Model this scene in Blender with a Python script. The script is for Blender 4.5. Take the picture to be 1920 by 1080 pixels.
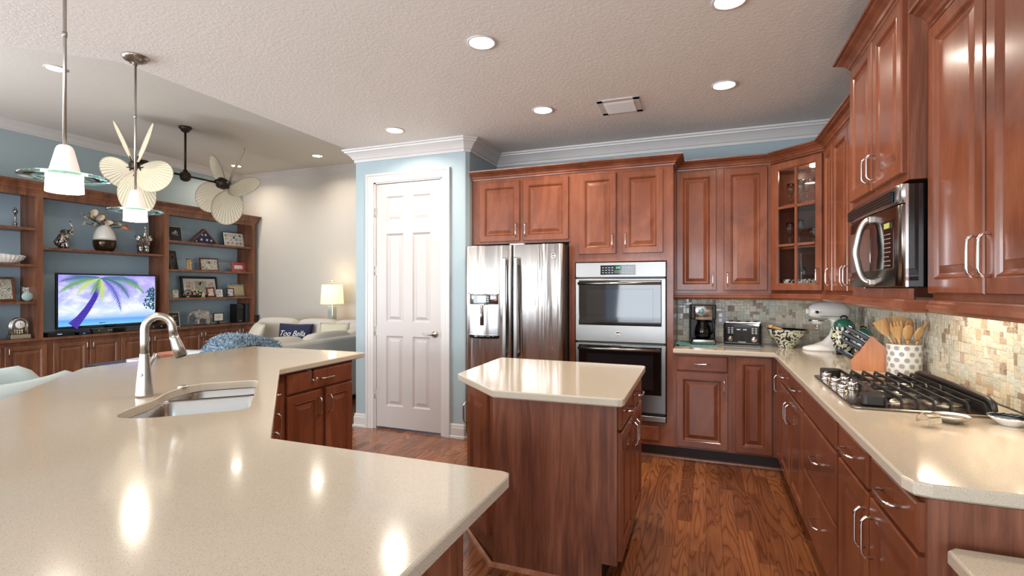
import bpy, bmesh, math, random
from mathutils import Vector, Matrix
EXPO = 0.24; K_DAY = 1.0; K_CAN = 0.8; UP_E = .35; DN_E = 1.6; TV_E = 1.0
CH = ((100,54,36),(122,68,45),(142,86,61))
FPH = (-8, -10); FTILT = -.14; FPITCH = -33
for o in list(bpy.data.objects): bpy.data.objects.remove(o)
random.seed(7)
S = bpy.context.scene
C = S.collection
PI = math.pi
# ------------------------------------------------------------------ camera
cd = bpy.data.cameras.new('camera'); cam = bpy.data.objects.new('camera', cd); C.objects.link(cam)
cam.location = (0, 0, 1.40); cam.rotation_euler = (PI/2, 0, math.radians(21.078))
cd.sensor_width = 36; cd.lens = 36*944.6/1920; cd.clip_start = .05; cd.clip_end = 100
S.camera = cam
# ------------------------------------------------------------------ look
S.view_settings.view_transform = 'Standard'; S.view_settings.look = 'None'
S.view_settings.exposure = EXPO; S.view_settings.gamma = 1; S.view_settings.use_curve_mapping = False
w = bpy.data.worlds.new('sky'); S.world = w; w.use_nodes = True
bg = w.node_tree.nodes['Background']; bg.inputs[0].default_value = (.62, .78, 1, 1); bg.inputs[1].default_value = 1.2
# ------------------------------------------------------------------ daylight through the windows behind the camera, plus an added west fill
def area(name, loc, rot, sx, sy, power, col, spread=PI):
    l = bpy.data.lights.new(name, 'AREA'); l.shape = 'RECTANGLE'; l.size = sx; l.size_y = sy; l.energy = power; l.color = col; l.spread = spread
    o = bpy.data.objects.new(name, l); C.objects.link(o); o.location = loc; o.rotation_euler = rot; return o
DAY = (.86, .93, 1.0)
area('daylight_kitchen', (-.75, -3.4, 1.45), (PI/2+.45, 0, 0), 2.3, 1.9, 95*K_DAY, DAY)
for i_, (xx_, ww_) in enumerate(((-7.25, .75), (-6.25, .70), (-5.35, .55), (-4.55, .70), (-3.45, .50))):   # one light per glass panel, curtains between
    area('daylight_door_panel', (xx_, -3.4, 1.3), (PI/2+.45, 0, 0), ww_, 2.3, 250*K_DAY*ww_/3.2, DAY)
area('ceiling_fill_west', (-8.02, -.6, 1.5), (PI/2+.75, 0, -PI/2), 3.0, 1.7, 300*K_DAY, DAY)  # added fill, tilted up to brighten the living room ceiling
area('daylight_east', (1.05, -1.6, 1.5), (PI/2+.3, 0, PI/2), 1.6, 1.6, 45*K_DAY, DAY)

# ------------------------------------------------------------------ mesh helpers
class MB:
    def __init__(s): s.bm = bmesh.new(); s.m = 0; s.sm = False
    def _t(s, f): f.material_index = s.m; f.smooth = s.sm
    def mat(s, i, smooth=None):
        s.m = i
        if smooth is not None: s.sm = smooth
        return s
    def box(s, x0, x1, y0, y1, z0, z1, bev=0):
        if x0 > x1: x0, x1 = x1, x0
        if y0 > y1: y0, y1 = y1, y0
        if z0 > z1: z0, z1 = z1, z0
        v = [s.bm.verts.new(p) for p in ((x0,y0,z0),(x1,y0,z0),(x1,y1,z0),(x0,y1,z0),(x0,y0,z1),(x1,y0,z1),(x1,y1,z1),(x0,y1,z1))]
        fs = [s.bm.faces.new([v[i] for i in q]) for q in ((0,3,2,1),(4,5,6,7),(0,1,5,4),(1,2,6,5),(2,3,7,6),(3,0,4,7))]
        for f in fs: s._t(f)
        if bev > 0:
            es = list({e for f in fs for e in f.edges})
            r = bmesh.ops.bevel(s.bm, geom=es, offset=bev, segments=2, profile=.5, affect='EDGES')
            for f in r['faces']: f.material_index = s.m; f.smooth = s.sm
        return s
    def loops(s, rows, closed=True, cap0=True, cap1=True):
        vr = [[s.bm.verts.new(p) for p in r] for r in rows]
        n = len(rows[0])
        for a, b in zip(vr, vr[1:]):
            for i in range(n if closed else n-1):
                j = (i+1) % n
                s._t(s.bm.faces.new((a[i], a[j], b[j], b[i])))
        if closed:
            if cap0: s._t(s.bm.faces.new(list(reversed(vr[0]))))
            if cap1: s._t(s.bm.faces.new(vr[-1]))
        return s
    def prism(s, pts, z0, z1, bev=0, top=True):
        if sum(a[0]*b[1]-b[0]*a[1] for a, b in zip(pts, pts[1:]+pts[:1])) < 0: pts = pts[::-1]
        if not bev: return s.loops([[(x,y,z0) for x,y in pts], [(x,y,z1) for x,y in pts]])
        i1 = inset(pts, bev*.3); i2 = inset(pts, bev)
        return s.loops([[(x,y,z0) for x,y in i2], [(x,y,z0+bev) for x,y in pts], [(x,y,z1-bev) for x,y in pts], [(x,y,z1-bev*.3) for x,y in i1], [(x,y,z1) for x,y in i2]])
    def lathe(s, prof, c=(0,0,0), seg=24, axis='z', mats=None):
        sm, s.sm = s.sm, True
        rows = []
        for r, z in prof:
            row = []
            for i in range(seg):
                a = 2*PI*i/seg; p = (r*math.cos(a), r*math.sin(a), z)
                if axis == 'x': p = (p[2], p[0], p[1])
                if axis == 'y': p = (p[0], -p[2], p[1])
                row.append((c[0]+p[0], c[1]+p[1], c[2]+p[2]))
            rows.append(row)
        s.loops(rows, cap0=prof[0][0] > 0, cap1=prof[-1][0] > 0)
        s.sm = sm; return s
    def tube(s, path, r, seg=8, closed=False, caps=True):
        sm, s.sm = s.sm, True
        P = [Vector(p) for p in path]; n = len(P)
        rr = r if isinstance(r, (list, tuple)) else [r]*n
        T = []
        for i in range(n):
            if closed: t = P[(i+1) % n]-P[i-1]
            else: t = P[min(i+1, n-1)]-P[max(i-1, 0)]
            T.append(t.normalized() if t.length > 1e-9 else Vector((0,0,1)))
        u = T[0].orthogonal().normalized(); rows = []
        for i in range(n):
            u = (u-T[i]*u.dot(T[i])); u = u.normalized() if u.length > 1e-6 else T[i].orthogonal().normalized()
            v = T[i].cross(u)
            rows.append([tuple(P[i]+(u*math.cos(2*PI*k/seg)+v*math.sin(2*PI*k/seg))*rr[i]) for k in range(seg)])
        if closed: rows.append(rows[0]); caps = False
        s.loops(rows, cap0=caps, cap1=caps); s.sm = sm
        return s
    def sphere(s, c, r, seg=14, rings=8):
        if not isinstance(r, (tuple, list)): r = (r, r, r)
        sm, s.sm = s.sm, True
        rows = []
        for j in range(rings+1):
            t = PI*(.02+.96*j/rings)
            rows.append([(c[0]+r[0]*math.sin(t)*math.cos(2*PI*i/seg), c[1]+r[1]*math.sin(t)*math.sin(2*PI*i/seg), c[2]-r[2]*math.cos(t)) for i in range(seg)])
        s.loops(rows); s.sm = sm; return s
    def rectloops(s, x0, x1, z0, z1, prof, yb=0, cap=True):
        """nested rectangles facing -Y: prof = (inset, protrusion)"""
        lim = min(x1-x0, z1-z0)/2-.004
        k = min(1, lim/max(p[0] for p in prof))
        rows = [[(x0+i*k, yb-d, z0+i*k), (x1-i*k, yb-d, z0+i*k), (x1-i*k, yb-d, z1-i*k), (x0+i*k, yb-d, z1-i*k)] for i, d in prof]
        return s.loops(rows, cap0=False, cap1=cap)
    def sweep(s, prof, path, closed=False):
        """prof = (out, z) swept along a plan path, out = right-hand side of travel"""
        n = len(path); rows = []
        def nrm(a, b):
            d = Vector((b[0]-a[0], b[1]-a[1])).normalized(); return Vector((d.y, -d.x))
        for i in range(n):
            p = Vector(path[i][:2])
            if closed: na, nb = nrm(path[i-1], path[i]), nrm(path[i], path[(i+1) % n])
            else:
                na = nrm(path[i-1], path[i]) if i else nrm(path[0], path[1])
                nb = nrm(path[i], path[i+1]) if i < n-1 else na
            m = (na+nb); m = m/max(.3, m.dot(na)) if m.length > 1e-6 else na
            rows.append([(p.x+m.x*o, p.y+m.y*o, z) for o, z in prof])
        if closed: rows.append(rows[0])
        s.loops(rows, cap0=not closed, cap1=not closed); return s
    def xf(s, M, start=0):
        s.bm.verts.ensure_lookup_table()
        for v in list(s.bm.verts)[start:]: v.co = M @ v.co
        return s
    def n(s): return len(s.bm.verts)
    def build(s, name, mats, parent=None, **kw):
        bmesh.ops.recalc_face_normals(s.bm, faces=s.bm.faces) if kw.get('fix', True) else None
        me = bpy.data.meshes.new(name); s.bm.to_mesh(me); s.bm.free()
        for m in (mats if isinstance(mats, (list, tuple)) else [mats]): me.materials.append(m)
        o = bpy.data.objects.new(name, me); C.objects.link(o)
        if parent: o.parent = parent
        return o
def inset(pts, d):
    n = len(pts); out = []
    for i in range(n):
        a, b, c = Vector(pts[i-1][:2]), Vector(pts[i][:2]), Vector(pts[(i+1) % n][:2])
        d1 = (b-a).normalized(); d2 = (c-b).normalized()
        n1 = Vector((-d1.y, d1.x)); n2 = Vector((-d2.y, d2.x)); m = n1+n2
        m = m/max(.25, m.dot(n1)); out.append((b.x+m.x*d, b.y+m.y*d))
    return out
def chamf(pts, r, idx=None, seg=2):
    """round the corners of a plan polygon"""
    n = len(pts); out = []
    for i in range(n):
        if idx is not None and i not in idx: out.append(pts[i]); continue
        a, b, c = Vector(pts[i-1]), Vector(pts[i]), Vector(pts[(i+1) % n])
        p = b+(a-b).normalized()*r; q = b+(c-b).normalized()*r
        for k in range(seg+1):
            t = k/seg; e = (1-t)**2*p+2*t*(1-t)*b+t*t*q; out.append((e.x, e.y))
    return out
def thing(name, label, cat, loc=(0,0,0), rot=0, group=None):
    o = bpy.data.objects.new(name, None); C.objects.link(o); o.empty_display_size = .1
    o.location = loc; o.rotation_euler = (0, 0, rot) if not isinstance(rot, tuple) else rot
    return tag(o, label, cat, group)
def tag(o, label, cat, group=None, kind=None):
    o['label'] = label; o['category'] = cat
    if group: o['group'] = group
    if kind: o['kind'] = kind
    return o
def struct(mb, name, mats, label=None):
    o = mb.build(name, mats); o['kind'] = 'structure'
    if label: o['label'] = label
    return o
def text(s, size, mat, parent, loc, rot=(PI/2,0,0), name='lettering', ext=.0006, align='CENTER', shear=0):
    cu = bpy.data.curves.new(name, 'FONT'); cu.body = s; cu.size = size; cu.extrude = ext; cu.align_x = align; cu.align_y = 'CENTER'; cu.shear = shear
    t = bpy.data.objects.new(name, cu); C.objects.link(t)
    bpy.context.view_layer.update()
    me = bpy.data.meshes.new_from_object(t.evaluated_get(bpy.context.evaluated_depsgraph_get()))
    bpy.data.objects.remove(t)
    me.materials.clear(); me.materials.append(mat)
    o = bpy.data.objects.new(name, me); C.objects.link(o); o.location = loc; o.rotation_euler = rot; o.parent = parent
    return o

# ------------------------------------------------------------------ materials
def srgb(r, g, b):
    f = lambda c: (c/255/12.92) if c <= 10 else ((c/255+.055)/1.055)**2.4
    return (f(r), f(g), f(b), 1)
class NM:
    def __init__(s, name, base=(128,128,128), rough=.5, metal=0, **kw):
        s.m = bpy.data.materials.new(name); s.m.use_nodes = True; s.t = s.m.node_tree; s.N = s.t.nodes; s.L = s.t.links
        s.p = s.N['Principled BSDF']; s.set('Base Color', srgb(*base)); s.set('Roughness', rough); s.set('Metallic', metal)
        for k, v in kw.items(): s.set({'coat':'Coat Weight','coatr':'Coat Roughness','trans':'Transmission Weight','ior':'IOR','alpha':'Alpha','spec':'Specular IOR Level','sheen':'Sheen Weight','emis':'Emission Strength','sub':'Subsurface Weight','aniso':'Anisotropic'}[k], v)
        if 'emis' in kw: s.set('Emission Color', srgb(*base))
    def set(s, k, v): s.p.inputs[k].default_value = v
    def node(s, t, **kw):
        n = s.N.new(t)
        for k, v in kw.items():
            if k.startswith('i_'): n.inputs[k[2:].replace('_', ' ')].default_value = v
            else: setattr(n, k, v)
        return n
    def co(s, scale=(1,1,1), kind='Object', rot=(0,0,0)):
        tc = s.node('ShaderNodeTexCoord'); mp = s.node('ShaderNodeMapping'); mp.inputs['Scale'].default_value = scale; mp.inputs['Rotation'].default_value = rot
        s.L.new(tc.outputs[kind], mp.inputs[0]); return mp.outputs[0]
    def noise(s, vec, scale=5, detail=3, rough=.5, dist=0):
        n = s.node('ShaderNodeTexNoise'); n.inputs['Scale'].default_value = scale; n.inputs['Detail'].default_value = detail; n.inputs['Roughness'].default_value = rough; n.inputs['Distortion'].default_value = dist
        s.L.new(vec, n.inputs['Vector']); return n.outputs['Fac']
    def ramp(s, fac, stops, interp='LINEAR'):
        r = s.node('ShaderNodeValToRGB'); e = r.color_ramp.elements; r.color_ramp.interpolation = interp
        while len(e) < len(stops): e.new(.5)
        for x, (p, c) in zip(e, stops): x.position = p; x.color = srgb(*c) if len(c) == 3 else c
        s.L.new(fac, r.inputs[0]); return r.outputs[0]
    def mix(s, a, b, fac=.5, mode='MIX'):
        n = s.node('ShaderNodeMix', data_type='RGBA', blend_type=mode)
        for v, i in ((fac, 0), (a, 6), (b, 7)):
            if hasattr(v, 'default_value') or hasattr(v, 'is_linked'): s.L.new(v, n.inputs[i])
            else: n.inputs[i].default_value = v
        return n.outputs[2]
    def bump(s, h, strength=.2, dist=.01):
        b = s.node('ShaderNodeBump'); b.inputs['Strength'].default_value = strength; b.inputs['Distance'].default_value = dist
        s.L.new(h, b.inputs['Height']); s.L.new(b.outputs[0], s.p.inputs['Normal'])
    def col(s, c): s.L.new(c, s.p.inputs['Base Color']); return s
def flat(name, base, rough=.5, metal=0, **kw): return NM(name, base, rough, metal, **kw).m
def wood(name, dark, mid, light, rough=.28, coat=.25, sc=1, grain=1.0, axis='z'):
    m = NM(name, mid, rough, coat=coat, coatr=.12)
    s3 = {'z': (9*sc, 9*sc, (.9 if sc > .45 else 4)*sc), 'x': (.9*sc, 9*sc, 9*sc), 'y': (9*sc, .9*sc, 9*sc)}[axis]
    f3 = {'z': (70, 70, 3), 'x': (3, 70, 70), 'y': (70, 3, 70)}[axis]
    a = m.noise(m.co(s3), 1.0, 5, .6, .9)
    c = m.ramp(a, [(.3, dark), (.5, mid), (.72, light)])
    f = m.noise(m.co(f3), 1.5, 4, .65)
    g = m.ramp(f, [(.35, (170,160,155)), (.6, (255,255,255))])
    m.col(m.mix(c, g, .35*grain, 'MULTIPLY'))
    return m.m
cherry = wood('cherry_wood', CH[0], CH[1], CH[2], .27, .35, .42, .35)
cherry.node_tree.nodes['Principled BSDF'].inputs['Specular IOR Level'].default_value = .25
walnut = wood('walnut_veneer', (92,50,36), (130,78,56), (160,104,78), .42, .08, 1.3, 1.3)
alder = wood('alder_wood', (92,54,34), (128,80,54), (150,100,70), .38, .12, .8, 1.2)
shelf_in = alder
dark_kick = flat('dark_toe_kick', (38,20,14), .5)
black_gap = flat('black_gap', (10,9,9), .6)
def quartz():
    m = NM('quartz', (190,178,158), .13, coat=.3, coatr=.05)
    v = m.node('ShaderNodeTexVoronoi', i_Scale=330.0); m.L.new(m.co(), v.inputs['Vector'])
    r = m.ramp(v.outputs['Distance'], [(0,(136,118,98)), (.22,(178,164,145)), (.4,(195,182,163))])
    v2 = m.node('ShaderNodeTexVoronoi', i_Scale=95.0); m.L.new(m.co(), v2.inputs['Vector'])
    r2 = m.ramp(v2.outputs['Distance'], [(0,(160,140,110)), (.09,(170,155,130)), (.13,(255,255,255))])
    m.col(m.mix(r, r2, .55, 'MULTIPLY')); return m.m
quartz_m = quartz()
def paint(name, c, bump=.0, scale=60, rough=.6):
    m = NM(name, c, rough)
    if bump: m.bump(m.noise(m.co(), scale, 4, .6), bump, .01)
    return m.m
blue_wall = paint('blue_wall_paint', (160,176,180), .05)
cream_wall = paint('cream_wall_paint', (206,200,190), .05)
deep_blue = paint('blue_niche_paint', (168,192,206), .03)
white_trim = flat('white_trim', (206,201,197), .32)
white_door = NM('white_door', (190,182,178), .38)
white_door.bump(white_door.noise(white_door.co((60,60,3)), 2, 3), .06, .004); white_door = white_door.m
def ceil():
    m = NM('textured_ceiling', (224,219,213), .75)
    n = m.noise(m.co(), 42, 5, .6, .6)
    r = m.ramp(n, [(.42,(0,0,0)), (.6,(255,255,255))])
    m.bump(r, .16, .010); return m.m
ceil_m = ceil()
ceil2_m = paint('smooth_ceiling', (208,202,192), .12, 45, .7)
def floorm():
    m = NM('oak_floor', (120,66,40), .24, coat=.25, coatr=.15)
    sw = m.co((1,1,1), 'Object', (0,0,PI/2))
    b = m.node('ShaderNodeTexBrick', offset=.37, offset_frequency=2, squash=1.0)
    m.L.new(sw, b.inputs['Vector'])
    for k, v in dict(Scale=1.0, Mortar_Size=.0012, Bias=0.0, Brick_Width=.95, Row_Height=.083).items(): b.inputs[k.replace('_',' ')].default_value = v
    b.inputs['Color1'].default_value = (0,0,0,1); b.inputs['Color2'].default_value = (1,1,1,1); b.inputs['Mortar'].default_value = (.5,.5,.5,1)
    base = m.ramp(b.outputs['Color'], [(0,(116,68,42)), (.35,(144,90,56)), (.7,(160,102,64)), (1,(126,76,48))])
    # plank-offset cathedral grain
    vm = m.node('ShaderNodeVectorMath', operation='MULTIPLY'); m.L.new(b.outputs['Color'], vm.inputs[0]); vm.inputs[1].default_value = (13, 7, 3)
    va = m.node('ShaderNodeVectorMath', operation='ADD'); m.L.new(m.co((9,1.1,1)), va.inputs[0]); m.L.new(vm.outputs[0], va.inputs[1])
    n = m.noise(va.outputs[0], 1.0, 1, .4, .5)
    mu = m.node('ShaderNodeMath', operation='MULTIPLY'); mu.inputs[1].default_value = 13; m.L.new(n, mu.inputs[0])
    sn = m.node('ShaderNodeMath', operation='FRACT'); m.L.new(mu.outputs[0], sn.inputs[0])
    g = m.ramp(sn.outputs[0], [(.0,(140,112,98)), (.16,(226,214,206)), (.5,(255,255,255)), (.88,(236,226,220)), (1,(150,122,108))])
    fine = m.ramp(m.noise(m.co((160,5,1)), 1, 3), [(.3,(195,185,180)), (.6,(255,255,255))])
    c = m.mix(m.mix(base, g, .75, 'MULTIPLY'), fine, .5, 'MULTIPLY')
    gap = m.ramp(b.outputs['Fac'], [(0,(255,255,255)), (1,(70,45,35))])
    m.col(m.mix(c, gap, .8, 'MULTIPLY')); return m.m
floor_m = floorm()
def steel(name, c=(176,174,172), rough=.22, wav=0, ax=(2,2,160), b=.06):
    m = NM(name, c, rough, 1)
    if wav:
        h = m.noise(m.co((8,8,.55)), 1.2, 2, .4, .4); f = m.noise(m.co((3,3,420)), 1.0, 2)
        mm_ = m.node('ShaderNodeMath', operation='MULTIPLY_ADD'); m.L.new(f, mm_.inputs[0]); mm_.inputs[1].default_value = .002; m.L.new(h, mm_.inputs[2]); m.bump(mm_.outputs[0], wav, .05)
    else: m.bump(m.noise(m.co(ax), 1.2, 2), b, .003)
    return m.m
steel_m = steel('brushed_steel', ax=(2,2,160))
steel_v = steel('brushed_steel_vertical', (142,139,135), .3, ax=(160,160,2))
steel_fridge = steel('fridge_steel', (184,180,176), .24, wav=.5)
_p = steel_fridge.node_tree.nodes['Principled BSDF']; _p.inputs['Anisotropic'].default_value = .9; _p.inputs['Anisotropic Rotation'].default_value = .25
_t = steel_fridge.node_tree.nodes.new('ShaderNodeTangent'); _t.direction_type = 'RADIAL'; _t.axis = 'Z'; steel_fridge.node_tree.links.new(_t.outputs[0], _p.inputs['Tangent'])
nickel = flat('brushed_nickel', (176,170,162), .33, 1)
chrome = flat('chrome', (222,220,218), .10, 1)
pewter = flat('pewter', (150,142,132), .3, 1)
silver = flat('antique_silver', (150,146,142), .22, 1)
black_plastic = flat('black_plastic', (16,16,17), .3)
black_gloss = flat('black_gloss', (8,8,9), .06, coat=.5)
black_glass = flat('oven_glass', (12,11,11), .04, spec=.9)
iron = flat('cast_iron', (32,30,29), .42)
bronze = flat('oil_bronze', (62,52,44), .38, .7)
def glass(name, c=(235,245,243), rough=.01, ior=1.45):
    m = NM(name, c, rough, trans=1.0, ior=ior); return m.m
clear_glass = glass('clear_glass')
def paneglass():
    m = bpy.data.materials.new('cabinet_pane_glass'); m.use_nodes = True; t = m.node_tree; t.nodes.clear()
    o = t.nodes.new('ShaderNodeOutputMaterial'); mx = t.nodes.new('ShaderNodeMixShader'); tr = t.nodes.new('ShaderNodeBsdfTransparent'); g = t.nodes.new('ShaderNodeBsdfGlossy'); f = t.nodes.new('ShaderNodeFresnel')
    g.inputs['Roughness'].default_value = .02; f.inputs[0].default_value = 1.5
    t.links.new(f.outputs[0], mx.inputs[0]); t.links.new(tr.outputs[0], mx.inputs[1]); t.links.new(g.outputs[0], mx.inputs[2]); t.links.new(mx.outputs[0], o.inputs[0]); return m
pane_m = paneglass()
green_glass = glass('green_edge_glass', (172,224,214), .02)
lamp_glow = NM('frosted_shade', (250,238,228), .5, emis=1.0); lamp_glow.set('Emission Color', (1,.86,.74,1))
_g = lamp_glow.ramp(lamp_glow.co((1,1,1)), [(0,(0,0,0)),(1,(255,255,255))]); lamp_glow = lamp_glow
can_emit = NM('lamp_lens', (255,240,215), .5, emis=14); can_emit.set('Emission Color', (1,.88,.72,1)); can_emit = can_emit.m
shade_m = NM('lamp_shade_linen', (250,232,190), .8, emis=.75); shade_m.set('Emission Color', (1,.83,.52,1)); shade_m = shade_m.m
white_ceramic = flat('white_ceramic', (238,234,228), .15, coat=.4)
sofa_m = NM('cream_upholstery', (206,198,186), .85); sofa_m.bump(sofa_m.noise(sofa_m.co(), 260, 2), .25, .003); sofa_m = sofa_m.m
sofa_b = NM('grey_upholstery', (186,184,178), .85); sofa_b.bump(sofa_b.noise(sofa_b.co(), 260, 2), .25, .003); sofa_b = sofa_b.m
chair_m = flat('pale_blue_upholstery', (178,190,188), .7)
tan_wood = wood('pale_bamboo', (196,146,92), (216,170,114), (228,186,132), .5, 0, 1, .6)
block_wood = wood('knife_block_wood', (160,96,56), (186,120,76), (202,138,92), .4, .1, 1, .6)
# ================================================================== THE SETTING
ZC = 2.79; ZL = 3.50; XR = 1.15; YB = 4.887; XW = -8.16; YF = 7.05; YS = -3.5
m = MB(); m.box(XW-.1, XR+.1, YS-.1, YF+.1, -.05, 0); struct(m, 'floor', floor_m)
m = MB(); m.prism([(-3.36,YF),(-3.36,2.03),(-6.0,-.52),(-6.0,YS),(XR+.1,YS),(XR+.1,YF)], ZC, ZL+.02); struct(m, 'ceiling', ceil_m)
m = MB(); m.box(XW-.1, XR+.1, YS-.1, YF+.1, ZL, ZL+.05); struct(m, 'ceiling', ceil2_m)
m = MB(); m.box(XR, XR+.1, -.6, YB+.1, 0, ZC).box(XR, XR+.1, YS, -.6, 0, .6).box(XR, XR+.1, YS, -.6, 2.4, ZC).box(XR, XR+.1, YS, -2.6, .6, 2.4); struct(m, 'wall_right', blue_wall)
m = MB(); m.box(-2.2, XR+.1, YB, YB+.1, 0, ZC); struct(m, 'wall_back', blue_wall)
m = MB()   # pantry closet walls with a door opening
DL, DR, DT = -3.10, -2.325, 2.455
m.box(-3.32, DL, 4.206, 4.32, 0, ZC).box(DR, -2.10, 4.206, 4.32, 0, ZC).box(DL, DR, 4.206, 4.32, DT, ZC)
m.prism([(-2.10,4.206),(-2.085,4.209),(-2.06,4.246),(-2.06,YB),(-2.16,YB),(-2.16,4.32),(-2.10,4.32)], 0, ZC)
m.box(-3.32, -3.22, 4.32, YF, 0, ZL)
struct(m, 'wall_pantry', blue_wall)
m = MB(); m.box(XW, -3.22, YF, YF+.1, 0, ZL); struct(m, 'wall_far', cream_wall)
m = MB(); m.box(XW-.1, XW, 1.0, YF+.1, 0, ZL).box(XW-.1, XW, YS, -2.2, 0, ZL).box(XW-.1, XW, -2.2, 1.0, 0, .6).box(XW-.1, XW, -2.2, 1.0, 2.4, ZL); struct(m, 'wall_left', blue_wall)
m = MB()
for q in (-2.2, -.63, .94): m.box(XW-.08, XW-.03, q, q+.06, .6, 2.4)
m.box(XW-.08, XW-.03, -2.2, 1.0, .6, .66).box(XW-.08, XW-.03, -2.2, 1.0, 2.34, 2.4); struct(m, 'window_3', white_trim)  # unseen window frame, added to go with the west ceiling fill
m = MB()
for a, b, c, d in ((XW,-7.7,0,ZL),(-7.7,-2.9,2.5,ZL),(-2.9,-2.3,0,ZL),(-2.3,.5,0,.45),(-2.3,.5,2.45,ZL),(.5,XR+.1,0,ZL)): m.box(a, b, YS-.1, YS, c, d)
struct(m, 'wall_front', cream_wall)
for i, (a, b, c, d) in enumerate(((-7.7,-2.9,0,2.5),(-2.3,.5,.45,2.45))):
    m = MB()
    for q in (a, (a+b)/2-.03, b-.06): m.box(q, q+.06, YS-.07, YS-.02, c, d)
    m.box(a, b, YS-.07, YS-.02, c, c+.06).box(a, b, YS-.07, YS-.02, d-.06, d)
    struct(m, 'window_%d' % (i+1), white_trim)
for x_ in (-7.75, -6.73, -5.77, -5.0, -3.98, -3.05):
    m = MB(); m.sm = True; n_ = 14
    m.loops([[(x_-.09+.18*i/n_, YS+.10+.025*(i % 2), z) for i in range(n_+1)]+[(x_+.09-.18*i/n_, YS+.13+.025*((n_-i) % 2), z) for i in range(n_+1)] for z in (.02, 2.6)])
    o = m.build('curtain', flat('linen_curtain', (206,190,164), .8)); tag(o, 'cream linen curtain panel between the glass doors behind the camera', 'curtain', 'curtains at the glass doors')
crown_w = lambda z: [(0,z-.122),(.012,z-.122),(.014,z-.098),(.024,z-.092),(.030,z-.080),(.045,z-.060),(.066,z-.040),(.080,z-.032),(.083,z-.020),(.098,z-.016),(.100,z-.001),(0,z-.001)]
m = MB(); m.sweep(crown_w(ZC), [(-3.32,4.34),(-3.32,4.206),(-2.10,4.206),(-2.06,4.246),(-2.06,YB),(XR,YB),(XR,YS)]); struct(m, 'trim_1', white_trim, 'white crown moulding around the kitchen ceiling')
m = MB(); m.sweep([(a*1.1,b) for a,b in crown_w(ZL)], [(XW,YS),(XW,YF),(-3.32,YF)]); struct(m, 'trim_2', white_trim, 'white crown moulding around the living room ceiling')
bb = [(0,0),(.026,0),(.026,.018),(.016,.024),(.016,.095),(.012,.105),(.012,.118),(.006,.130),(0,.133)]
m = MB(); m.sweep(bb, [(-3.32,4.5),(-3.32,4.206),(-3.186,4.206)]); struct(m, 'baseboard_left', white_trim)
m = MB(); m.sweep(bb, [(-2.244,4.206),(-2.10,4.206),(-2.06,4.246),(-2.06,4.4)]); struct(m, 'baseboard_right', white_trim)
m = MB(); m.sweep(bb, [(XW,YS),(XW,3.0)]); m.sweep(bb, [(-7.0,YF),(-3.32,YF)]); struct(m, 'baseboard_far', white_trim)
# casing around the pantry door
cas = [(0,0),(0,.010),(.012,.014),(.030,.014),(.038,.018),(.060,.018),(.068,.026),(.085,.026),(.085,0)]
m = MB(); rows = []
for (x, z, sx, sz) in ((DL,0,-1,0),(DL,DT-.005,-1,1),(DR,DT-.005,1,1),(DR,0,1,0)):
    rows.append([(x+sx*a, 4.206-b, z+sz*a) for a, b in cas])
m.loops(rows)
m.box(DL, DL+.018, 4.206, 4.32, 0, DT).box(DR-.018, DR, 4.206, 4.32, 0, DT).box(DL, DR, 4.206, 4.32, DT-.018, DT)
struct(m, 'trim_3', white_trim, 'white moulded casing around the pantry door')
# pantry door
door = thing('door_1', 'tall white six panel pantry door in blue wall', 'door', (DL+.021, 4.232, .022)); door['kind'] = 'structure'
W, H = DR-DL-.042, DT-.046
m = MB(); m.box(0, W, -.002, .02, 0, H)
sx = [0, .115, W/2-.052, W/2+.052, W-.115, W]; sz = [0, .21, .905, 1.045, 1.915, 2.03, H-.125, H]
for i in (0, 2, 4): m.box(sx[i], sx[i+1], -.016, 0, 0, H)
for j in (0, 2, 4, 6):
    for i in (1, 3): m.box(sx[i], sx[i+1], -.016, 0, sz[j], sz[j+1])
for i in (1, 3):
    for j in (1, 3, 5): m.rectloops(sx[i], sx[i+1], sz[j], sz[j+1], [(0,.016),(.016,.004),(.026,.004),(.052,.013)])
m.build('door_panel', white_door, door)
for z in (.32, .95, 1.55, 2.13):
    m = MB(); m.tube([(-.012,-.02,z-.045),(-.012,-.02,z+.045)], .008).box(-.014,.012,-.019,-.016,z-.045,z+.045); o = m.build('hinge', nickel, door)
lv = MB(); lv.lathe([(.0,0),(.032,0),(.032,.008),(.024,.016),(.012,.02),(.012,.05),(0,.05)], (W-.065,-.016,.935), 24, 'y')
lv.tube([(W-.065,-.062,.935),(W-.09,-.066,.938),(W-.13,-.064,.928),(W-.165,-.060,.934),(W-.178,-.058,.945)], [.010,.010,.008,.007,.004], 10)
lv.tube([(W-.065,-.04,.935),(W-.065,-.066,.935)], .012, 12)
o = lv.build('door_handle', nickel, door); o['label'] = 'brushed nickel lever handle'
m = MB(); m.box(W-.002,W+.003,-.02,.01,.90,.97); m.build('strike_plate', flat('dark_metal',(60,55,50),.4,1), door)

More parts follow.
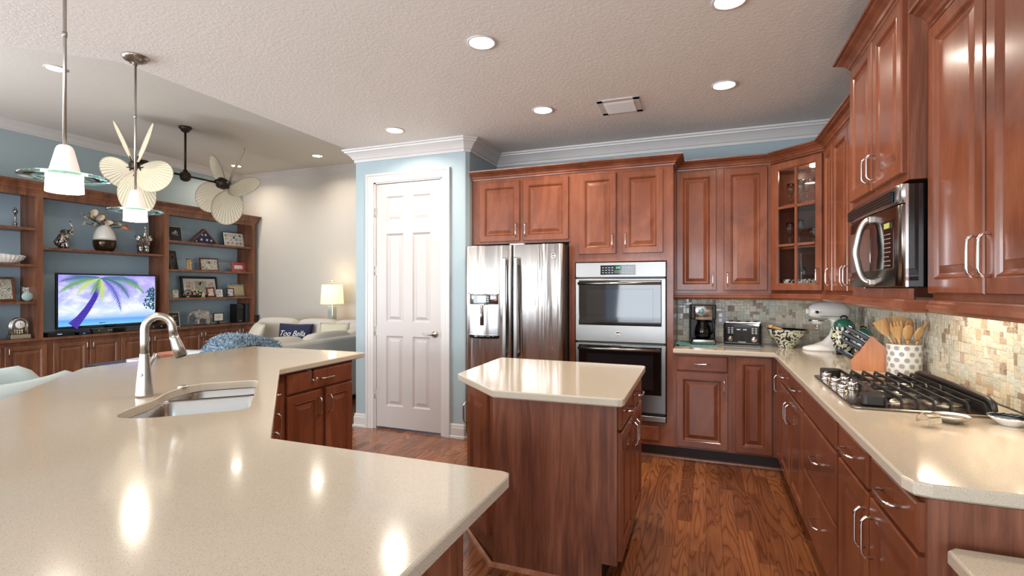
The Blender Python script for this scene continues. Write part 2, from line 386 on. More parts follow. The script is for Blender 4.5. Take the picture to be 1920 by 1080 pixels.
# ================================================================== CABINETS
DOORP = [(0,0),(0,.015),(.004,.020),(.050,.020),(.054,.017),(.058,.019),(.062,.013),(.068,.008),(.074,.008),(.098,.016),(.101,.0175)]
SLABP = [(0,0),(0,.013),(.003,.017),(.009,.020),(.011,.0205)]
def pull(parent, x, z, L=.115, vert=True, proj=.030, y0=-.02, r=.0048, mat_=None):
    h = L/2
    pts = [(-h, .002), (-h, -proj*.62), (-h+.012, -proj*.95), (-h+.026, -proj), (h-.026, -proj), (h-.012, -proj*.95), (h, -proj*.62), (h, .002)]
    m = MB()
    m.tube([(x, y0+b, z+a) if vert else (x+a, y0+b, z) for a, b in pts], [r*1.2,r*1.1,r,r,r,r,r*1.1,r*1.2], 8)
    return m.build('handle', mat_ or chrome, parent)
def front(parent, kind, x0, x1, z0, z1, h=None, wd=cherry, L=.115, y0=0):
    m = MB(); m.rectloops(x0, x1, z0, z1, SLABP if kind == 'drawer' else DOORP, y0)
    o = m.build('drawer' if kind == 'drawer' else 'door', wd, parent)
    if h:
        if kind == 'drawer': pull(o, (x0+x1)/2+h[0], (z0+z1)/2+h[1], L, False, y0=y0-.02)
        else: pull(o, x0+.028 if h[0] == 'l' else x1-.028, h[1], L, True, y0=y0-.02)
    return o
def cabinet(name, label, loc, rot, W, D, z0, z1, fronts, toe=0, wd=cherry, group=None, L=.115, x0=0):
    t = thing(name, label, 'cabinet', (loc[0], loc[1], 0), rot, group)
    m = MB(); m.box(x0, W, 0, D, z0 if not toe else toe, z1); m.build('cabinet_body', wd, t)
    if toe:
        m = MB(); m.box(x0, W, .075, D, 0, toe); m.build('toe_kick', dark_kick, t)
    for f in fronts: front(t, *f, wd=wd, L=L)
    return t
R90 = -PI/2
YT = 4.292
# --- the tall block round the fridge and the ovens
fc = cabinet('wall_cabinet', 'cherry two-door wall cabinet above the steel refrigerator', (-2.055, YT), 0, .955, YB-YT, 1.805, 2.41,
    [('door', .085, .480, 1.826, 2.372, ('r', 1.925)), ('door', .512, .935, 1.826, 2.372, ('l', 1.925))])
oc = thing('oven_cabinet', 'tall cherry cabinet housing the double wall oven', 'cabinet', (-1.10, YT, 0))
m = MB(); X0 = .035; X1 = .80
m.box(0, X0, 0, .59, .11, 2.41).box(X1, .85, 0, .59, .11, 2.41).box(X0, X1, 0, .59, 1.625, 2.41).box(X0, X1, 0, .59, .11, .295).box(X0, X1, .57, .59, .295, 1.625)
m.build('cabinet_body', cherry, oc)
m = MB(); m.box(-.018, -.001, 0, .59, 0, 1.80); m.build('side_panel', cherry, oc)
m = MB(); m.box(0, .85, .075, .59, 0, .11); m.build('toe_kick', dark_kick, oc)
front(oc, 'door', .071, .392, 1.690, 2.374, ('r', 1.800)); front(oc, 'door', .445, .772, 1.690, 2.374, ('l', 1.800))
front(oc, 'drawer', .071, .745, .145, .268)
# --- back wall
ub = cabinet('wall_cabinet', 'cherry two-door wall cabinet over the coffee maker and toaster', (-.25, 4.57), 0, .74, YB-4.57, 1.355, 2.41,
    [('door', .012, .330, 1.38, 2.39, ('r', 1.475)), ('door', .387, .714, 1.38, 2.39, ('l', 1.475))])
bc = cabinet('base_cabinet', 'cherry base cabinet with one drawer over one door beside the ovens', (-.25, YT), 0, .43, YB-YT-.01, .11, .876,
    [('drawer', .025, .409, .735, .860, (0, 0)), ('door', .025, .409, .125, .722, ('r', .630))], toe=.11)
ccab = thing('corner_base_cabinet', 'cherry corner base cabinet with two tall doors meeting in the inside corner', 'cabinet', (.18, YT, 0))
m = MB(); m.prism([(0,0),(.335,0),(.335,-.20),(.96,-.20),(.96,.585),(0,.585)], .11, .876); m.build('cabinet_body', cherry, ccab)
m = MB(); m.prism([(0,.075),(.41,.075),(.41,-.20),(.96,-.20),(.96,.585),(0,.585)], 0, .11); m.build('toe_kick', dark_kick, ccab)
front(ccab, 'door', .032, .288, .125, .866)
m = MB(); m.rectloops(.022, .190, .125, .866, DOORP); o = m.build('door', cherry, ccab); o.location = (.335, 0, 0); o.rotation_euler = (0,0,R90)
pull(o, .150, .70)
# --- right wall bases : local x runs towards the camera
def rb(name, label, y0, y1, fr, **k): return cabinet(name, label, (.515, y0), R90, y0-y1, XR-.515-.005, .11, .876, fr, toe=.11, **k)
rb('base_cabinet', 'cherry base cabinet with two drawers over two doors, left of the wide drawers', 4.088, 3.158,
   [('drawer', .025, .430, .735, .860, (0,0)), ('drawer', .470, .905, .735, .860, (0,0)), ('door', .025, .435, .125, .722, ('r', .60)), ('door', .465, .905, .125, .722, ('l', .60))])
rb('drawer_cabinet', 'cherry base cabinet of wide deep drawers under the gas cooktop', 3.158, 2.385,
   [('drawer', .020, .750, .735, .860), ('drawer', .020, .750, .430, .722, (0,0)), ('drawer', .020, .750, .125, .418, (0,0))], L=.128)
nb = rb('base_cabinet', 'cherry base cabinet at the near end of the right run, nearest the camera', 2.385, 1.553,
   [('drawer', .025, .405, .735, .860, (0,0)), ('drawer', .450, .832, .735, .860, (0,0)), ('door', .025, .418, .125, .722, ('r', .60)), ('door', .440, .832, .125, .722, ('l', .60))], L=.128)
m = MB(); m.box(.832, .845, -.002, .63, 0, .876); m.build('end_panel', walnut, nb)
# --- right wall uppers
ur = cabinet('wall_cabinet', 'cherry wall cabinet of three narrow doors between the glass corner cabinet and the microwave', (.815, 4.245), R90, 1.035, .33, 1.355, 2.41,
    [('door', .015, .265, 1.38, 2.39, ('r', 1.475)), ('door', .285, .665, 1.38, 2.39, ('r', 1.475)), ('door', .685, 1.025, 1.38, 2.39, ('l', 1.475))])
um = cabinet('wall_cabinet', 'tall deep cherry two-door cabinet above the microwave, reaching highest of all', (.740, 3.200), R90, .806, .405, 1.825, 2.58,
    [('door', .020, .392, 1.855, 2.555, ('r', 1.955)), ('door', .412, .782, 1.855, 2.555, ('l', 1.955))])
m = MB(); m.box(.806, .8075, -.002, .40, 1.825, 2.58); o = m.build('end_panel', walnut, um); o['label'] = 'dark walnut-grained end panel'
un = cabinet('wall_cabinet', 'large glossy cherry wall cabinet nearest the camera at the right edge', (.815, 2.392), R90, .862, .33, 1.355, 2.41,
    [('door', .006, .424, 1.38, 2.39, ('r', 1.50)), ('door', .440, .856, 1.38, 2.39, ('l', 1.50))], L=.128)
# --- glass corner cabinet
A = Vector((.49, 4.57, 0)); gc = thing('corner_glass_cabinet', 'cherry corner wall cabinet with a six-pane glass door, glassware inside', 'cabinet', A, -PI/4)
Mi = (Matrix.Translation(A) @ Matrix.Rotation(-PI/4, 4, 'Z')).inverted()
LG = .4596
wpts = [(.49,4.57),(.815,4.245),(XR-.005,4.245),(XR-.005,YB-.005),(.49,YB-.005)]
m = MB()
for a, b in ((1.355,1.39),(2.37,2.41)): m.prism(wpts, a, b)
ins = inset(wpts[::1], .0)
m.box(.492,.505,4.59,YB-.005,1.39,2.37).box(.835,XR-.005,4.247,4.262,1.39,2.37).box(.505,XR-.005,YB-.02,YB-.005,1.39,2.37).box(XR-.02,XR-.005,4.262,YB-.02,1.39,2.37)
m.xf(Mi)
m.box(0, .030, 0, .02, 1.355, 2.41).box(LG-.030, LG, 0, .02, 1.355, 2.41).box(.03, LG-.03, 0, .02, 1.355, 1.385).box(.03, LG-.03, 0, .02, 2.385, 2.41)
m.build('cabinet_body', cherry, gc)
shelf_dark = cherry
gsh = []
for z in (1.71, 2.05):
    m = MB(); m.prism([(.51,4.60),(.83,4.28),(XR-.02,4.265),(XR-.02,YB-.02),(.51,YB-.02)], z, z+.012); m.xf(Mi); m.build('shelf', cherry, gc)
m = MB(); x0, x1, z0, z1 = .018, LG-.018, 1.38, 2.39; fw = .058
m.rectloops(x0, x1, z0, z1, [(0,0),(0,.015),(.004,.020),(fw-.008,.020),(fw,.012),(fw,.0)], cap=False)
zs = [z0+fw, z0+fw+.298, z0+fw+.596, z1-fw]; xm = (x0+x1)/2
m.box(xm-.009, xm+.009, -.016, -.002, z0+fw, z1-fw)
for z in zs[1:3]: m.box(x0+fw, x1-fw, -.016, -.002, z-.009, z+.009)
gd = m.build('door', cherry, gc); pull(gd, x1-.028, 1.49)
m = MB(); m.box(x0+fw-.004, x1-fw+.004, -.006, -.003, z0+fw-.004, z1-fw+.004); m.build('glass_pane', pane_m, gd)
pl = MB(); pl.lathe([(0,2.368),(.03,2.368),(.034,2.36),(.03,2.355),(0,2.355)], (LG/2,.20,0), 20); pl.build('puck_light', can_emit, gc)
pk = bpy.data.lights.new('puck_light', 'POINT'); pk.energy = 1.2; pk.color = (1,.85,.65); pk.shadow_soft_size = .03
po = bpy.data.objects.new('puck_glow', pk); C.objects.link(po); po.parent = gc; po.location = (LG/2, .20, 2.33)
# --- crowns and light rails of the cabinets
def cr(z, k=1.0): return [(0,z-.075*k),(.010,z-.075*k),(.012,z-.066*k),(.020,z-.060*k),(.024,z-.048*k),(.040,z-.030*k),(.060,z-.020*k),(.066,z-.012*k),(.078,z-.010*k),(.080,z),(0,z)]
m = MB(); m.sweep(cr(2.478), [(-2.055,YT),(-.25,YT),(-.25,4.62)]); tag(m.build('crown_molding', cherry), 'cherry crown moulding along the top of the fridge and oven cabinets', 'moulding')
m = MB(); m.sweep(cr(2.478), [(-.25,4.57),(.49,4.57),(.815,4.245),(.815,3.20)]); tag(m.build('crown_molding', cherry), 'cherry crown moulding turning the corner over the glass cabinet', 'moulding')
m = MB(); m.sweep(cr(2.645), [(XR-.01,3.20),(.74,3.20),(.74,2.394),(XR-.01,2.394)]); tag(m.build('crown_molding', cherry), 'highest cherry crown moulding, over the microwave cabinet', 'moulding')
m = MB(); m.sweep(cr(2.478), [(.815,2.392),(.815,1.53)]); tag(m.build('crown_molding', cherry), 'cherry crown moulding over the cabinet nearest the camera on the right', 'moulding')
rail = [(-.02,1.355),(.020,1.355),(.024,1.350),(.024,1.344),(.034,1.336),(.036,1.320),(.028,1.312),(.024,1.305),(-.02,1.305)]
m = MB(); m.sweep(rail, [(-.25,4.57),(.49,4.57),(.815,4.245),(.815,3.20)]); tag(m.build('light_rail', cherry), 'cherry light rail under the back wall and corner cabinets', 'moulding')
m = MB(); m.box(.74,.755,2.394,3.2,1.33,1.398); m.sweep(rail, [(XR-.02,3.20),(.74,3.20),(.74,2.394),(.80,2.394)]); tag(m.build('light_rail', cherry), 'cherry light rail under the microwave', 'moulding')
m = MB(); m.sweep(rail, [(.86,2.392),(.815,2.392),(.815,1.53),(XR-.01,1.53)]); tag(m.build('light_rail', cherry), 'cherry light rail under the near right wall cabinet', 'moulding')
# quarter round on the floor at the toe kicks
m = MB(); m.sweep([(0,0),(.018,0),(.014,.012),(0,.018)], [(-1.10,YT+.074),(.589,YT+.074)]); tag(m.build('shoe_molding', wood('shoe_wood',(120,72,50),(150,96,70),(176,120,92),.3,.2)), 'thin wooden shoe moulding along the toe kick of the back cabinets', 'moulding')

# ================================================================== COUNTERTOPS
pts = chamf([(-.248,YB-.012),(-.248,4.237),(.473,4.237),(.473,1.535),(XR-.012,1.535),(XR-.012,YB-.012)], .05, {3}, 2)
m = MB(); m.prism(pts, .877, .914, .006); tag(m.build('countertop', quartz_m), 'L-shaped cream quartz countertop along the back and right walls', 'countertop')
m = MB(); m.prism(chamf([(.532,1.50),(.532,.30),(XR-.012,.30),(XR-.012,1.50)], .02, {0}, 1), .745, .782, .006); tag(m.build('countertop', quartz_m), 'lower cream quartz desk top at the bottom right corner', 'countertop')
dk = thing('desk_cabinet', 'dark cherry cabinet under the low quartz desk top', 'cabinet', (.585, 1.50, 0), R90)
m = MB(); m.box(0, 1.15, 0, .55, .0, .744); m.build('cabinet_body', cherry, dk)
front(dk, 'drawer', .03, .5, .60, .72); front(dk, 'door', .03, .5, .12, .58)

# ================================================================== MOSAIC BACKSPLASH
tile_defs = [((220,208,182),.25),((206,204,184),.10),((200,190,166),.3),((226,216,196),.35),((180,162,140),.4),((198,176,150),.3),((212,210,192),.08),((156,136,114),.45)]
def tilemat(i, c, r):
    t = NM('mosaic_tile_%d' % i, c, r); d = tuple(int(x*.86) for x in c); l = tuple(min(255, int(x*1.05)) for x in c)
    t.col(t.ramp(t.noise(t.co((30,30,90)), 1.5, 3, .6, 1), [(.3,d),(.5,c),(.7,l)])); return t.m
tiles = [tilemat(i, c, r) for i, (c, r) in enumerate(tile_defs)]
streak = NM('brown_streak_tile', (150,120,96), .4); streak.col(streak.ramp(streak.noise(streak.co((60,60,60)), 1, 3, .6, 3), [(.38,(112,82,62)),(.5,(168,144,122)),(.62,(198,184,164))])); tiles.append(streak.m)
grout = flat('grout', (200,192,172), .9)
WT = [24, 20, 10, 18, 5, 7, 14, 3, 7]
def mosaic(L, Hh, u=.0255, seed=1):
    rnd = random.Random(seed); nx, nz = int(round(L/u)), int(round(Hh/u)); ux, uz = L/nx, Hh/nz
    used = [[0]*nz for _ in range(nx)]; out = []
    for k in range(nz):
        for i in range(nx):
            if used[i][k]: continue
            opts = [(2,2)]*9+[(1,2)]*3+[(2,1)]*4+[(1,1)]*3
            while True:
                a, b = rnd.choice(opts)
                if i+a <= nx and k+b <= nz and all(not used[i+p][k+q] for p in range(a) for q in range(b)): break
            for p in range(a):
                for q in range(b): used[i+p][k+q] = 1
            out.append((i*ux, (i+a)*ux, k*uz, (k+b)*uz, rnd.choices(range(9), WT)[0], rnd.random()))
    return out
def splash(name, label, loc, rot, L, Hh, seed):
    m = MB(); m.m = 9; m.box(0, L, -.004, 0, 0, Hh)
    for a, b, c, d, k, r in mosaic(L, Hh, seed=seed):
        m.m = k; g = .0014; y = -.0065-.001*r
        m.loops([[(a+g,-.004,c+g),(b-g,-.004,c+g),(b-g,-.004,d-g),(a+g,-.004,d-g)], [(a+g+.0008,y,c+g+.0008),(b-g-.0008,y,c+g+.0008),(b-g-.0008,y,d-g-.0008),(a+g+.0008,y,d-g-.0008)]], cap0=False)
    o = m.build(name, tiles+[grout]); o.location = loc; o.rotation_euler = (0,0,rot); o['kind'] = 'structure'; o['label'] = label
    return o
splash('trim_4', 'stone and glass mosaic backsplash on the back wall', (-.248, YB-.001, .915), 0, XR+.248-.008, .455, 3)
splash('trim_5', 'stone and glass mosaic backsplash on the right wall', (XR-.001, YB-.008, .915), R90, YB-1.53, .455, 5)
def outlet(loc, rot, label):
    t = thing('wall_outlet', label, 'outlet', loc, rot)
    m = MB(); m.box(-.036, .036, -.006, 0, -.058, .058, .002); m.build('cover_plate', white_trim, t)
    m = MB()
    for z in (-.022, .022): m.box(-.014, .014, -.008, -.004, z-.016, z+.016, .001)
    m.build('socket', white_ceramic, t); return t
outlet((.120, YB-.010, 1.135), 0, 'white wall outlet behind the coffee maker')
outlet((XR-.010, 4.55, 1.13), R90, 'white wall outlet on the tiles behind the stand mixer')
outlet((XR-.010, 3.62, 1.135), R90, 'white wall outlet above the wooden utensils')

# ================================================================== ISLAND
isl = thing('kitchen_island', 'cherry kitchen island with a dark walnut-grained end panel', 'island', (0,0,0))
pb = [(-.385,2.352),(-1.012,2.352),(-1.276,2.616),(-1.276,3.15),(-.385,3.15)]
m = MB(); m.prism(pb, .115, .876); m.build('cabinet_body', cherry, isl)
m = MB(); m.prism([(-.465,2.353),(-1.011,2.353),(-1.275,2.617),(-1.275,3.149),(-.465,3.149)], 0, .115); m.build('plinth', cherry, isl)
m = MB(); m.box(-.465,-.455,2.353,3.14,0,.115); m.build('toe_kick', dark_kick, isl)
m = MB(); m.prism([(-.395,0),(-1.012,0)][:0] or [(-.385,2.34),(-1.006,2.34),(-1.006,2.352),(-.385,2.352)], .115, .876); m.box(-1.006,-.455,2.34,2.352,0,.115)
m.build('end_panel', walnut, isl)
m = MB(); m.sweep([(0,0),(.018,0),(.014,.012),(0,.018)], [(-1.276,2.616),(-1.012,2.34),(-.60,2.34)]); m.build('shoe_molding', wood('shoe_wood_light',(150,98,66),(180,124,92),(200,148,116),.3,.2), isl)
# right face (towards +x): local x -> +y
def facegroup(parent, loc, rot, fronts, wd=cherry, L=.115):
    for f in fronts:
        kind, x0, x1, z0, z1 = f[:5]; h = f[5] if len(f) > 5 else None
        m = MB(); m.rectloops(x0, x1, z0, z1, SLABP if kind == 'drawer' else DOORP)
        o = m.build(kind, wd, parent); o.location = loc; o.rotation_euler = (0,0,rot)
        if h:
            if kind == 'drawer': pull(o, (x0+x1)/2, (z0+z1)/2, L, False)
            else: pull(o, x0+.028 if h[0] == 'l' else x1-.028, h[1], L)
facegroup(isl, (-.385, 2.352, 0), PI/2, [('drawer', .035, .385, .735, .860, 1), ('drawer', .425, .775, .735, .860, 1), ('door', .018, .392, .125, .722, ('r', .63)), ('door', .412, .78, .125, .722, ('l', .63))])
facegroup(isl, (-1.276, 2.616, 0), -PI/4, [('door', .030, .335, .125, .862, ('l', .70))])
it = chamf([(-.335,2.225),(-.952,2.205),(-1.322,2.560),(-1.345,3.270),(-.352,3.245)], .028, {0,2,4}, 2)
m = MB(); m.prism(it, .877, .914, .006); tag(m.build('countertop', quartz_m), 'small cream quartz top of the kitchen island', 'countertop')

# ================================================================== BAR PENINSULA
bp = [(-3.535,3.16),(-2.40,3.16),(-2.385,2.318),(-1.318,1.245),(-.478,1.245),(-.478,.10),(-1.72,.10),(-3.535,1.915)]
def lp(s, t): return (s*.70711+t*.70711, -s*.70711+t*.70711)     # diagonal frame of the sink leg
def pw(s, t): return lp(s, t)
so = [(-2.275,-.50),(-2.275,-.145),(-2.985,-.145),(-2.985,-.43),(-2.82,-.515),(-2.62,-.535),(-2.45,-.60),(-2.33,-.60)]
def rnd_poly(p, r, seg=6): return chamf(p, r, None, seg)
cut = rnd_poly([pw(*q) for q in so], .065, 6)
def holed(outer, hole, z0, z1, bev):
    if sum(a[0]*b[1]-b[0]*a[1] for a, b in zip(outer, outer[1:]+outer[:1])) < 0: outer = outer[::-1]
    if sum(a[0]*b[1]-b[0]*a[1] for a, b in zip(hole, hole[1:]+hole[:1])) < 0: hole = hole[::-1]
    m = MB(); bm = m.bm
    o2, h2 = inset(outer, bev), inset(hole, -bev*.6)
    def ring(P, z): return [bm.verts.new((x, y, z)) for x, y in P]
    O = [ring(o2, z0), ring(outer, z0+bev), ring(outer, z1-bev), ring(inset(outer, bev*.3), z1-bev*.3), ring(o2, z1)]
    Hh = [ring(hole, z0), ring(hole, z1-bev*.6), ring(h2, z1)]
    for R in (O, Hh):
        for A_, B_ in zip(R, R[1:]):
            for i in range(len(A_)): j = (i+1) % len(A_); bm.faces.new((A_[i], A_[j], B_[j], B_[i]))
    for oo, hh in ((O[-1], Hh[-1]), (O[0], Hh[0])):
        es = []
        for L_ in (oo, hh):
            for i in range(len(L_)):
                e = bm.edges.get((L_[i], L_[(i+1) % len(L_)])) or bm.edges.new((L_[i], L_[(i+1) % len(L_)])); es.append(e)
        bmesh.ops.triangle_fill(bm, use_beauty=True, use_dissolve=False, edges=es)
    return m
ct = holed(chamf(bp, .028, {1,4}, 2), cut, .877, .914, .006).build('countertop', quartz_m)
tag(ct, 'large angled cream quartz bar top with the undermount sink', 'countertop')
# cabinets below the bar
bl = cabinet('base_cabinet', 'dark cherry bar cabinet with one drawer over two doors, facing the island', (-2.43, 2.36), PI/2, .675, .70, .11, .876,
    [('drawer', .040, .655, .735, .860, (.035,0)), ('door', .040, .335, .125, .722, ('r', .615)), ('door', .378, .655, .125, .722, ('l', .615))], toe=.11)
m = MB(); m.box(.245,.262,-.023,-.020,.80,.866).box(.245,.262,-.023,.0,.860,.866); m.tube([(.2535,-.022,.80),(.2535,-.034,.789),(.2535,-.050,.792),(.2535,-.056,.806)], .006, 8).sphere((.2535,-.056,.808), .009)
o = m.build('over_drawer_hook', chrome, bl); o['label'] = 'chrome hook hung over the drawer front'
bd = thing('sink_cabinet', 'cherry cabinet under the sink on the diagonal of the bar', 'cabinet', (0,0,0))
body2 = [(-2.43,2.36),(-2.43,2.30),(-1.335,1.205),(-1.335,.42),(-1.63,.38),(-3.13,1.88),(-3.13,2.36)]
m = MB(); vb = m.n()
rows = [[(x,y,z) for x,y in body2[::-1]] for z in (.11,.655)]; m.loops(rows); m.box(-2.46,-2.43,2.302,2.359,.656,.876)
P1, P2 = Vector((-2.43,2.30)), Vector((-1.335,1.205))
m.prism([(-2.43,2.30),(-1.335,1.205),(-1.349,1.191),(-2.444,2.286)], .655, .876)
m.build('cabinet_body', cherry, bd)
facegroup(bd, (-1.335, 1.205, 0), PI*.75, [('door', .95, 1.24, .125, .722, ('l', .62)), ('drawer', .95, 1.24, .735, .860, None), ('drawer', 1.26, 1.50, .735, .860, 1), ('door', 1.26, 1.50, .125, .722, ('r', .60))])
bn = thing('base_cabinet', 'cherry bar cabinet at the near end of the bar, mostly hidden by the quartz top', 'cabinet', (-.617,1.205,0), PI)
m = MB(); m.box(0, .715, 0, .78, .11, .876); m.build('cabinet_body', cherry, bn)
m = MB(); m.box(0, .715, .075, .78, 0, .11); m.build('toe_kick', dark_kick, bn)
m = MB(); m.box(-.012, 0, -.002, .78, 0, .876); m.build('end_panel', walnut, bn)
# sink
sk = thing('sink', 'stainless double-bowl undermount sink in the bar top', 'sink', (0,0,0))
def bowl(poly, depth, z0=.876):
    m = MB(); P = rnd_poly([pw(*q) for q in poly], .045, 6)
    rows = []
    def ins(d): return inset(P if sum(a[0]*b[1]-b[0]*a[1] for a,b in zip(P,P[1:]+P[:1]))>0 else P[::-1], d)
    for d, z in ((-.010,z0),(-.001,z0),(.002,z0-.004),(.006,z0-depth+.05),(.012,z0-depth+.02),(.03,z0-depth+.004),(.06,z0-depth)): rows.append([(x,y,z) for x,y in ins(d)])
    m.sm = True; m.loops(rows, cap0=False); return m.build('bowl', steel('sink_steel' , (168,164,158), .24, ax=(60,60,60), b=.04), sk, fix=True)
bowl([(-2.275,-.50),(-2.275,-.140),(-2.755,-.140),(-2.755,-.520),(-2.62,-.540),(-2.45,-.600),(-2.33,-.605)], .21)
bowl([(-2.790,-.140),(-2.990,-.140),(-2.990,-.430),(-2.790,-.530)], .17)
# faucet
fx, fy = -2.345, 1.512
fa = thing('faucet', 'brushed nickel gooseneck pull-down faucet behind the sink', 'faucet', (fx, fy, .914), PI/4)
m = MB(); m.lathe([(0,0),(.034,0),(.034,.01),(.031,.06),(.0255,.12),(.0205,.165),(.0185,.19),(.0185,.192),(0,.192)], (0,0,0), 28); m.build('faucet_base', nickel, fa)
m = MB(); arc = [(0,0,.19),(0,0,.24),(0,0,.27)]
rad = .053
for k in range(15):
    a = PI*(1-k/14*1.0); arc.append((rad+rad*math.cos(a), 0, .300+rad*math.sin(a)*1.1))
arc += [(2*rad+.004,0,.268)]
m.tube(arc, .0165, 16); m.build('gooseneck', nickel, fa)
m = MB(); m.tube([(2*rad+.004,0,.269),(2*rad+.008,0,.255),(2*rad+.020,0,.215),(2*rad+.033,0,.175)], [.0185,.0195,.0245,.026], 20); m.build('spray_head', nickel, fa)
m = MB(); m.tube([(2*rad+.0328,0,.176),(2*rad+.0345,0,.170)], [.022,.021], 20); m.build('spray_nozzle', black_plastic, fa)
m = MB(); m.sphere((-.004,.0,.10), (.016,.03,.016)); m.tube([(0,.024,.10),(0,.040,.10)], .013, 12); m.tube([(0,.040,.102),(.012,.052,.14),(.03,.060,.185)], [.006,.007,.009], 10)
m.build('lever_handle', nickel, fa).rotation_euler = (0,0,0)
t = thing('sink_hole_cover', 'round chrome hole cover disc set in the bar top beside the faucet', 'cover', (-2.40, 1.73, .914))
m = MB(); m.lathe([(0,0),(.024,0),(.024,.003),(.018,.007),(0,.008)], (0,0,0), 24); m.build('cap', chrome, t)

# under-cabinet light bars on the right wall (they wash the tiles with warm light)
def ucl(x, y0, y1, e, lab):
    t = thing('under_cabinet_light', lab, 'light', (x, (y0+y1)/2, 1.354))
    m = MB(); m.box(-.02,.02,-(y0-y1)/2,(y0-y1)/2,-.014,0,.002); m.build('light_bar', white_trim, t)
    m = MB(); m.box(-.014,.014,-(y0-y1)/2+.01,(y0-y1)/2-.01,-.016,-.0135); m.build('lens', can_emit, t)
    l = bpy.data.lights.new('strip', 'AREA'); l.shape = 'RECTANGLE'; l.size = .03; l.size_y = y0-y1-.04; l.energy = e*K_CAN; l.color = (1,.80,.58)
    o = bpy.data.objects.new('strip', l); C.objects.link(o); o.parent = t; o.location = (0,0,-.018)
ucl(1.0, 2.20, 1.62, 2.6, 'thin light bar under the near right wall cabinet, over the counter end')
ucl(.98, 3.02, 2.52, 2, 'thin light bar under the microwave over the cooktop')
# ================================================================== REFRIGERATOR
def bowed(W, d0, bow, n=18, r=.012):
    """plan outline of a slightly bowed door, front towards -y"""
    f = [(W*i/n, -bow*(1-(2*i/n-1)**2)) for i in range(n+1)]
    f = [(0, r*.6)]+[(r*.35, r*.12)]+[(x, y) for x, y in f[1:-1]]+[(W-r*.35, r*.12), (W, r*.6)]
    return f+[(W, d0), (0, d0)]
fr = thing('refrigerator', 'stainless steel french door refrigerator with ice and water dispenser', 'refrigerator', (-2.032, 4.098, 0))
m = MB(); m.box(.005, .905, .072, .77, .03, 1.765, .004); m.build('fridge_body', flat('fridge_side_grey', (44,43,44), .42), fr)
fd = []
for x0, W_, nm in ((0, .447, 'l'), (.457, .453, 'r')):
    m = MB(); m.sm = True; P = [(x0+a, b) for a, b in bowed(W_, .066, .014)]
    m.prism(P, .625, 1.775, .004); o = m.build('fridge_door', steel_fridge, fr); fd.append(o)
m = MB(); m.sm = True; m.prism(bowed(.91, .066, .014), .09, .612, .004); fzd = m.build('freezer_drawer', steel_fridge, fr)
m = MB(); m.tube([(.09,0,.56),(.09,-.06,.56),(.12,-.07,.56),(.79,-.07,.56),(.82,-.06,.56),(.82,0,.56)], .011, 10); m.build('handle', steel_m, fzd)
for o, x in ((fd[0], .385), (fd[1], .490)):
    m = MB()
    for (a, b) in ((-.045,-.062),): m.box(x, x+.034, a-.017, a, .78, 1.665, .008)
    m.box(x+.006, x+.028, -.05, -.006, .80, .84, .003).box(x+.006, x+.028, -.05, -.006, 1.60, 1.64, .003)
    m.build('handle', steel_v, o)
# dispenser on the left door
dp = MB(); dx0, dx1, dz0, dz1 = .045, .335, .95, 1.37
N = 20
arc_ = [(dx0+(dx1-dx0)*i/N, -.010-.040*math.sin(PI*i/N)**.7 if 0 < i < N else -.004) for i in range(N+1)]
dp.sm = True; dp.prism(arc_+[(dx1,.01),(dx0,.01)], 1.255, 1.345, .004); dhead = dp.build('dispenser_panel', steel_m, fd[0])
m = MB(); m.box(.105, .265, -.0530, -.046, 1.262, 1.338, .003); m.build('display_bezel', black_gloss, fd[0])
m = MB(); m.box(.145, .225, -.0545, -.052, 1.276, 1.332); o = m.build('display', NM('blue_display', (150,190,235), .3, emis=.9).m, fd[0]); o['label'] = 'pale blue lit display'
m = MB()
for k in range(3):
    m.box(.117, .133, -.0545, -.052, 1.280+k*.018, 1.286+k*.018); m.box(.238, .254, -.0545, -.052, 1.280+k*.018, 1.286+k*.018)
m.build('button_marks', white_trim, fd[0])
m = MB(); m.sm = True
rows = []
for z in (.98, 1.255): rows.append([(dx0+.01+(dx1-dx0-.02)*i/N, -.016+.0*i-.028*math.sin(PI*i/N), z) for i in range(N+1)])
m.loops(rows, closed=False); m.build('dispenser_alcove', flat('alcove_steel', (190,188,184), .18, 1), fd[0])
m = MB(); m.box(.155, .215, -.058, -.04, 1.245, 1.262, .003); m.tube([(.185,-.050,1.25),(.185,-.052,1.16),(.185,-.047,1.07)], [.012,.015,.017], 10); m.build('water_spout', steel_v, fd[0])
m = MB(); m.sm = True; m.prism([(dx0-.01,.004)]+[(dx0-.01+(dx1-dx0+.02)*i/N, -.012-.058*math.sin(PI*i/N)**.8) for i in range(1,N)]+[(dx1+.01,.004)], .955, .985, .005); m.build('drip_tray', black_gloss, fd[0])
m = MB(); m.tube([(dx0-.008,-.006,1.36),(dx0-.006,-.010,1.42),(dx0+.05,-.016,1.475)][:1]+[(dx0+(dx1-dx0)*i/N, -.012-.040*math.sin(PI*i/N), 1.345) for i in range(N+1)], .004, 6); m.build('dispenser_trim', chrome, fd[0])
m = MB(); m.lathe([(0,0),(.021,0),(.021,.003),(.017,.004),(.0165,.003),(0,.003)], (.83,-.008,1.672), 24, 'y'); o = m.build('round_emblem', chrome, fd[1])
text('GE', .017, black_plastic, fd[1], (.83,-.0116,1.672), name='emblem_letters')
m = MB(); m.box(.43, .56, .0, .03, 1.776, 1.786); m.build('hinge_cover', white_trim, fr)
